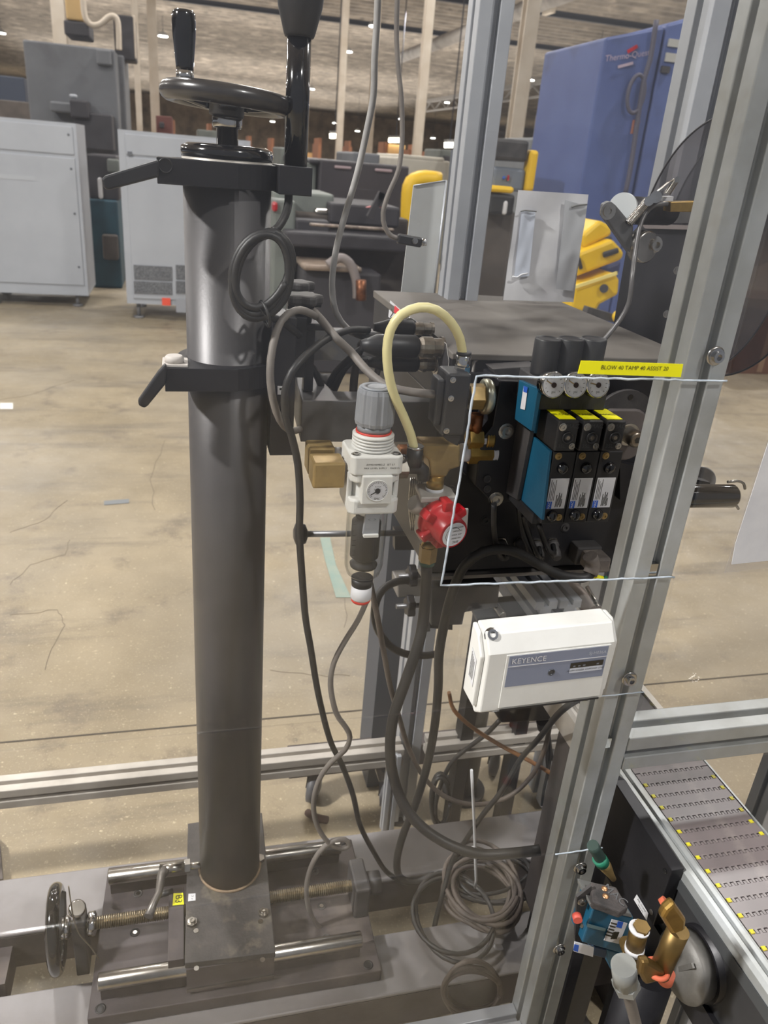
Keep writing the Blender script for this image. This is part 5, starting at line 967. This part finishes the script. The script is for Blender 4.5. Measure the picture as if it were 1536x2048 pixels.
part('cap_block',MB().prism([QZ(*p,QY(1200,1795,.60).z) for p in ((1181,1763),(1232,1773),(1257,1814),(1240,1824),(1184,1803))],(0,0,-.012)),mat('rough_black',s2l(78,72,70),.8,0,s2l(44,42,42),40,bump=.6,bs=260),t,bev=.002)
zc=QY(1200,1795,.60).z
for px,py in ((1209,1778),(1211,1793)): part('brass_screw',MB().lathe([(.004,0),(.004,.001),(.0015,.0012)],QZ(px,py,zc),n=14),mat('copper_screw',s2l(196,150,110),.35,.8),t)
text('MAC',QZ(1230,1790,zc+.0006),(.45,-1,0),(1,.45,0),.012,mat('raised_black',(0,0,0)),t,name='raised_letters')
fp('rating_label',((1224,1839),(1255,1847),(1238,1888),(1208,1881)),.5985,.0008,PAP); fp('maker_block',((1237,1843),(1247,1845),(1243,1857),(1233,1854)),.5975,.0006,INKB)
for k in range(5): fp('print_line',((1222-k*2.5,1845+k*6),(1234-k*2.5,1848+k*6),(1233.5-k*2.5,1850+k*6),(1221.5-k*2.5,1847+k*6)),.5975,.0006,INK)
for k in range(4): fp('bar_mark',((1228+k*3,1864),(1230+k*3,1865),(1224+k*3,1879),(1222+k*3,1878)),.5975,.0006,INK)
fp('body_groove',((1175,1848),(1212,1858),(1210,1863),(1174,1854)),.5975,.001,mat('groove_light',s2l(120,150,160),.3,.5)); fp('lower_block',((1212,1898),(1248,1908),(1238,1945),(1222,1940)),.605,.03,BLU,bev=.002); fp('lower_label',((1150,1885),(1188,1895),(1186,1914),(1148,1903)),.602,.002,PAP); fp('lower_mark',((1149,1889),(1158,1891),(1156,1904),(1147,1901)),.6015,.0006,INKB); fp('lower_body',((1188,1892),(1215,1899),(1212,1918),(1187,1912)),.605,.03,mat('deep_blue',s2l(16,52,84),.5),bev=.002)
q=QY(1153,1830,.60); part('red_cap',MB().cyl(q,q+V((-.002,-.008,0)),.006,n=12),mat('red_cap',s2l(190,80,66),.5),t); fp('side_plate',((1154,1795),(1183,1772),(1186,1888),(1150,1880)),.612,.004,BLKD)  # side plate coloured dark to stand in for the shaded gap
for px,py in ((1163,1803),(1167,1850)): screw(t,QY(px,py,.610),(0,-1,0),.004,.004,STL)
HH=thing('air_hose_end','green-banded hose with brass tip hanging right of the near post','hose',QY(1225,1750,.66)); t=HH
part('hose',MB().spline([QY(1185,1690,.66),QY(1194,1705,.66),QY(1203,1722,.66)],.008,12),mat('hose_green_black',s2l(44,62,56),.5),t); part('band',MB().cyl(QY(1198,1716,.66),QY(1205,1726,.66),.0098),mat('green_band2',s2l(30,110,84),.5),t); part('brass_tip',MB().lathe([(.0085,0),(.0085,.012),(.005,.034),(.004,.045)],QY(1205,1724,.66),QY(1225,1755,.66)-QY(1205,1724,.66),20),BRSD,t)
q=QZ(1255,2010,.25); LG=thing('conveyor_stand_leg','black round leg beneath the dump valve','leg',(QY(1265,2040,.62).x,.62,0)); part('leg_tube',MB().cyl((LG.location.x,.62,.015),(LG.location.x,.62,QY(1250,1945,.62).z),.036,n=28),BLKM,LG); part('foot_flange',MB().cyl((LG.location.x,.62,0),(LG.location.x,.62,.015),.07,n=28),BLKM,LG)
FP=solo('floor_plate',MB().prism([QZ(*p,0) for p in ((1110,1900),(1140,1960),(1200,2100),(1060,2100),(1075,1960))],(0,0,.006)),mat('pale_floor_plate',s2l(178,174,170),.5,.2,s2l(156,150,146),5,c3=s2l(110,104,98),sc3=14),'pale metal floor plate at the bottom between post and leg','plate')
# ------------------------------------------------------------------ cables
def cable(name,lab,cat,pts,r,m,grp=None,mm_=8):
    P=[QY(a,b,c) for a,b,c in pts]
    for p in P: p.z=max(p.z,r+.001)
    return solo(name,MB().spline(P,r,mm_),m,lab,cat,grp)
cable('power_cable','light grey cable looping down from the top to the connectors','cable',[(757,-40,1.2),(754,40,1.2),(749,120,1.2),(747,190,1.2),(735,255,1.2),(715,345,1.2),(690,430,1.2),(672,500,1.2),(664,570,1.2),(672,625,1.2),(695,657,1.2),(722,668,1.18),(735,690,1.15)],.0048,CORDL)
cable('sensor_cable','grey cable hanging from the top to the black sensor plug','cable',[(796,-40,1.5),(793,60,1.5),(796,130,1.5),(803,200,1.5),(804,280,1.5),(797,340,1.5),(778,385,1.5),(766,425,1.5),(770,455,1.5),(783,472,1.5),(797,477,1.5)],.0045,CORDG)
cable('control_cable','long black cable from the top connector down beside the column to the floor','cable',[(738,660,1.12),(700,660,1.10),(655,677,1.05),(615,708,1.0),(583,745,.98),(570,785,.98),(571,830,.98),(584,875,.98),(596,930,.98),(600,1000,.98),(599,1070,.98),(604,1150,.98),(611,1235,.99),(622,1300,1.0),(637,1390,1.02),(660,1480,1.04),(684,1530,1.06),(706,1590,1.08),(720,1650,1.1),(748,1705,1.1),(775,1745,1.1),(815,1766,1.1),(860,1758,1.1),(905,1735,1.12)],.0052,CORD)
cable('power_cable','grey cable curving over the slide plate right beside the column','cable',[(632,633,1.07),(610,622,1.05),(588,622,1.04),(562,642,1.02),(546,690,1.01),(540,745,1.0),(546,800,1.0),(560,840,1.0),(580,862,1.02),(600,858,1.04)],.0052,CORDG)
cable('control_cable','grey cable crossing from the star knobs to the slim solenoid box','cable',[(622,618,1.09),(645,642,1.07),(672,676,1.05),(700,702,1.03),(730,737,1.0),(762,765,.97),(800,780,.95),(850,787,.94),(893,790,.935)],.0058,CORDG)
cable('control_cable','black cable sagging left from the middle connector','cable',[(748,685,1.12),(720,700,1.12),(700,715,1.12),(672,745,1.14),(655,775,1.15),(650,785,1.15)],.0055,CORD)
cable('control_cable','black cable running down behind the bracket from the lower connector','cable',[(745,722,1.12),(715,718,1.12),(690,735,1.13),(672,770,1.14),(660,800,1.15)],.0055,CORD)
cable('control_cable','grey black cable dropping from the connectors between bracket and regulator','cable',[(735,678,1.14),(722,690,1.14),(714,720,1.14),(708,760,1.14),(706,806,1.14)],.0065,CORDB)
cable('control_cable','short black cable from the knob stem to the bracket side','cable',[(608,715,1.12),(625,735,1.12),(638,760,1.13),(645,780,1.14)],.0055,CORD)
cable('signal_cable','grey tipped cable rising behind the regulator knob','cable',[(765,705,1.10),(758,730,1.10),(752,755,1.10),(748,775,1.10)],.0048,CORDG)
cable('power_cable','black cable from under the top connector into the machine side','cable',[(703,664,1.15),(730,674,1.12),(770,676,1.12),(820,674,1.14),(862,672,1.16)],.0055,CORD)
cable('air_tube','cream air tube looping from the elbow fitting up to the slim solenoid box','tube',[(829,902,.945),(822,870,.94),(806,830,.935),(788,790,.93),(777,745,.925),(774,700,.925),(781,660,.925),(802,630,.925),(838,615,.925),(872,620,.925),(902,645,.93),(920,678,.935),(925,712,.94),(924,726,.94)],.0060,CREAM,mm_=14)
cable('signal_cable','grey cable from the regulator drain winding down to the base plate loop','cable',[(736,1196,1.0),(716,1240,1.0),(690,1282,1.0),(668,1325,1.0),(661,1370,1.0),(672,1425,1.0),(692,1455,1.0),(700,1475,1.0),(690,1500,1.0),(662,1525,1.0),(638,1560,1.0),(627,1605,1.0),(634,1650,1.0),(657,1685,1.0),(683,1697,1.0),(698,1690,1.0),(690,1679,1.0),(665,1682,1.0),(638,1705,1.0),(618,1745,1.0),(613,1790,1.0),(625,1835,1.0),(655,1870,1.0),(690,1887,1.0)],.0046,CORDG)
cable('signal_cable','thin grey cable running across the base plate corner to the coils','cable',[(690,1887,1.0),(730,1895,.98),(790,1899,.96),(850,1896,.96),(905,1878,.96)],.0040,CORDG)
cable('signal_cable','brown grey cable from the regulator sweeping right under the sensor','cable',[(740,1165,1.02),(752,1220,1.02),(765,1290,1.04),(780,1370,1.06),(797,1430,1.08),(815,1490,1.1),(845,1550,1.12),(885,1590,1.12),(935,1608,1.12),(985,1605,1.12),(1030,1585,1.12),(1068,1545,1.12),(1090,1495,1.12),(1100,1450,1.12)],.0048,CORDB)
h0=HOSE0
def projpx(p):
    d=R_.transposed()@(p-CAM); return 768+FPX*d.x/d.z,1024+FPX*d.y/d.z
hx,hy=projpx(h0)
cable('air_hose','thick black hose from the red lockout valve curving down to the near post','hose',[(hx,hy,.955),(hx-2,hy+60,.955),(hx-8,hy+120,.95),(836,1290,.94),(812,1360,.93),(788,1430,.92),(780,1490,.91),(786,1550,.90),(808,1610,.88),(845,1655,.86),(900,1690,.84),(960,1708,.82),(1020,1707,.80),(1080,1700,.79)],.0085,CORD,mm_=12)
cable('mains_cable','thick black mains cable arching in the cut-out and dropping to the floor','cable',[(1183,1128,.96),(1183,1147,.95),(1165,1156,.95),(1120,1150,.95),(1080,1130,.95),(1040,1108,.95),(1005,1098,.95),(965,1105,.95),(930,1130,.96),(908,1175,.97),(890,1240,.98),(878,1310,1.0),(876,1380,1.02),(868,1460,1.04),(852,1540,1.06),(830,1610,1.08),(806,1670,1.1),(794,1720,1.1),(800,1755,1.1),(830,1764,1.1),(870,1750,1.1)],.0078,CORD,mm_=12)
part('strain_relief',MB().spline([QY(1180,1112,.955),QY(1186,1130,.955),QY(1180,1148,.95)],[.012]*1 and .0115,12),mat('dusty_plug',(0,0,0)),L0)
cable('control_cable','black cable pair looping left of the rod clamp behind the regulator','cable',[(830,1160,1.26),(795,1163,1.24),(765,1180,1.22),(750,1215,1.2),(754,1255,1.2),(778,1290,1.2),(812,1308,1.22),(850,1311,1.24),(872,1308,1.26)],.0075,CORD)
cable('control_cable','black cable from the sensor area descending left to the coil','cable',[(1175,1393,.76),(1150,1402,.8),(1115,1430,.9),(1075,1480,1.0),(1040,1520,1.05),(1005,1580,1.05),(965,1630,1.05),(925,1690,1.05),(905,1720,1.05),(885,1790,1.02),(868,1860,1.0),(872,1910,.98),(890,1930,.97)],.0052,CORD)
cable('conduit','rusty orange wire slanting across behind the cables to the right','wire',[(898,1385,1.25),(908,1420,1.25),(945,1455,1.22),(1000,1490,1.18),(1060,1522,1.14),(1128,1562,1.1)],.0045,mat('rusty_wire',s2l(166,112,62),.6,0,s2l(120,82,50),20))
cable('conduit','dull grey conduit lying right along the near beam','conduit',[(828,1938,.93),(880,1924,.93),(940,1910,.93),(1010,1890,.93),(1060,1870,.93)],.0068,CORDL)
for i,(px,py,lab) in enumerate([(1108,1560,'dark drop wire left of the near post, longer'),(1088,1520,'dark drop wire left of the near post, shorter'),(1120,1450,'dark wire fanning right of the tapered box')]):
    cable('drop_wire',lab,'wire',[(1098,1470,1.2),(1094+6*i,1520,1.18),(px,py+60,1.16),(px-4,py+90,1.16)],.0035,CORD)
cable('control_cable','dark cable from the tapered box down left behind the round leg','cable',[(1000,1440,1.3),(970,1470,1.32),(930,1500,1.34),(900,1530,1.35),(875,1590,1.36),(872,1640,1.36),(890,1690,1.34)],.0055,CORD)
for i in range(4):
    cable('valve_wire',['short looped black wire, leftmost under the valve bank','short looped black wire, second under the valve bank','short looped black wire, third under the valve bank','short looped black wire, rightmost under the valve bank'][i],'wire',[[(988,1008,.94),(988,1060,.95),(996,1105,.97),(1006,1117,.98),(1006,1095,1.0)],[(1038,1015,.96),(1044,1060,.97),(1058,1100,.97),(1068,1112,.98),(1070,1095,1.0)],[(1046,1030,.96),(1058,1070,.97),(1072,1105,.97),(1080,1115,.98),(1078,1095,1.0)],[(1078,1050,.96),(1088,1080,.97),(1098,1102,.97),(1108,1106,.98),(1106,1090,1.0)]][i],.0042,CORD,'wires under the valve bank')
cable('feed_cable','black curved wire from the hood up to the reel bracket','wire',[(1200,688,1.0),(1215,672,1.0),(1240,640,1.0),(1258,605,1.0),(1264,560,1.0),(1270,510,1.02),(1278,460,1.03),(1290,428,1.04),(1310,410,1.05),(1335,408,1.05)],.0034,mat('wire_dark_grey',s2l(84,82,82),.35))
cable('lead_cable','black lead from the upper grip block down to the cable coil','cable',[(577,378,1.06),(577,405,1.05),(570,432,1.03),(556,455,1.02),(546,462,1.015)],.0052,CORD)
def pcoil(name,lab,cx0,cy0,rx,ry,rot,n,Y,jit,r,m,extra=None,seed=1,yj=.02,wav=0):
    rd=random.Random(seed); pts=[]
    for k in range(n):
        ax_=rx*(1+rd.uniform(-jit,jit)); ay=ry*(1+rd.uniform(-jit,jit)); ox=rd.uniform(-jit,jit)*rx*.7; oy=rd.uniform(-jit,jit)*ry*.7; y_=Y+rd.uniform(-yj,yj)
        for j in range(14):
            a=2*PI*j/14; u=ax_*math.cos(a); v=ay*math.sin(a)
            pts.append((cx0+ox+u*math.cos(rot)-v*math.sin(rot),cy0+oy+u*math.sin(rot)+v*math.cos(rot),y_+wav*math.sin(a)))
    P=[QY(*p) for p in pts]; 
    # smooth between turns
    Q=[]
    for i in range(len(P)):
        a=P[max(i-1,0)];b=P[i];c=P[min(i+1,len(P)-1)]; Q.append((a+b*2+c)/4)
    for p in Q: p.z=max(p.z,r+.001)
    return solo(name,MB().spline(Q,r,7,step=.03),m,lab,'cable coil')
pcoil('cable_coil','coiled black cable tied against the round column',523,547,57,86,.28,6,1.012,.11,.0050,CORD,seed=4,yj=.008)
zt_=thing('cable_tie','black tie knot at the bottom of the coil beside the column','cable tie',QY(530,628,1.0)); part('strap',MB().torus(QY(530,628,1.01),(1,.2,.3),.016,.0022,n=20,m=6),CORD,zt_); part('tail',MB().bar(QY(520,618,.995),QY(536,640,.995),.003,.001),CORD,zt_)
cable('lead_cable','black lead from the column coil to the slide plate knobs','cable',[(530,632,1.01),(548,636,1.02),(575,650,1.04),(600,672,1.05)],.0052,CORD)
# coils on the floor: laid in a horizontal plane
def fcoil(lab,cx0,cy0,rx,ry,n,z,jit,r,m,seed,grp=None,dz=.004,rot=0):
    rd=random.Random(seed); c=QZ(cx0,cy0,z); Q=[]
    for k in range(n):
        a_=rx*(1+rd.uniform(-jit,jit)); b_=ry*(1+rd.uniform(-jit,jit)); ox=rd.uniform(-jit,jit)*rx*.6; oy=rd.uniform(-jit,jit)*ry*.6; tz=rd.uniform(-.02,.02)
        for j in range(14):
            t_=2*PI*j/14; Q.append(c+V((ox+a_*math.cos(t_),oy+b_*math.sin(t_),k*dz+tz*math.cos(t_)+.02)))
    R2=[]
    for i in range(len(Q)):
        a=Q[max(i-1,0)];b=Q[i];cc=Q[min(i+1,len(Q)-1)]; R2.append((a+b*2+cc)/4)
    return solo('cable_coil',MB().spline(R2,r,7,step=.03),m,lab,'cable coil',grp)
fcoil('tangled grey brown cable coil under the long white cable tie',958,1802,.078,.088,9,.235,.22,.0046,CORDB,11)
fcoil('loose wide cable loop left of the tangled coil',905,1850,.075,.10,2,.24,.12,.0046,CORD,5)
pcoil('cable_coil','light grey brown coil hanging lowest, just above the bottom rail',950,1978,64,52,.1,5,.846,.2,.0038,CORDB,seed=8,yj=.008)
fcoil('thin dark cable loops right behind the tangled coil',985,1770,.10,.06,4,.238,.2,.0040,CORD,21)
pcoil('cable_coil','narrow upright black coil beside the round leg',882,1600,20,52,0,5,1.36,.12,.0050,CORD,seed=9,yj=.02)
b_=thing('cable_tie','long white cable tie standing up from the tangled coil','cable tie',QY(950,1770,1.0)); part('strap',MB().sweep([QY(943,1540,.97),QY(945,1580,.975),QY(948,1640,.98),(QY(950,1700,.985)),QY(952,1760,1.0),QY(950,1775,1.01)],.0028,5),PAP,b_); part('tie_head',MB().bar(QY(944,1699,.982),QY(952,1699,.982),.010,.008),PAP,b_)
b_=thing('cable_tie','small white tie head at the right end of the dull conduit','cable tie',QY(998,1900,.92)); part('strap',MB().torus(QY(998,1900,.925),(1,0,.2),.011,.0022,n=20,m=6),PAP,b_); part('tie_head',MB().bar(QY(990,1894,.915),QY(1004,1896,.915),.008,.006),PAP,b_)
b_=thing('cable_tie','small white tie on the lowest light coil','cable tie',QY(974,1940,.86)); part('strap',MB().sweep([QY(968,1925,.87),QY(972,1938,.865),QY(976,1950,.865)],.0028,5),PAP,b_); part('tie_head',MB().bar(QY(972,1949,.862),QY(980,1951,.862),.008,.006),PAP,b_)
cable('thin_wire','hair-thin bare wire bowed beside the lower hand wheel','wire',[(137,1772,1.0),(141,1800,1.0),(148,1840,1.0),(160,1870,1.0),(180,1892,1.0),(198,1918,.99)],.0012,mat('bare_wire',s2l(120,112,100),.4,.6))
solo('floor_rag',MB().spline([QZ(615,1625,.01),QZ(632,1635,.02),QZ(655,1640,.01)],.010,8),mat('dark_rag',s2l(74,56,50),.9),'dark brown rag lump on the floor below the caster','rag')
# pallet edge at lower left
solo('floor_mat',MB().prism([QZ(*p,0) for p in ((-60,1640),(2,1700),(8,1770),(-60,1780))],(0,0,.02)),BASEM,'dark plate corner at the left edge above the beam','plate')
solo('debris_heap',MB().sphere(QZ(1000,1710,0)+V((0,0,.0)),.11,(1.2,1.0,.16),20,10),mat('tan_paper',s2l(186,166,130),.8,0,s2l(120,104,84),12,bump=.8,bs=30,c3=s2l(84,78,74),sc3=18),'crumpled tan paper debris on the floor behind the tangled coil','debris')
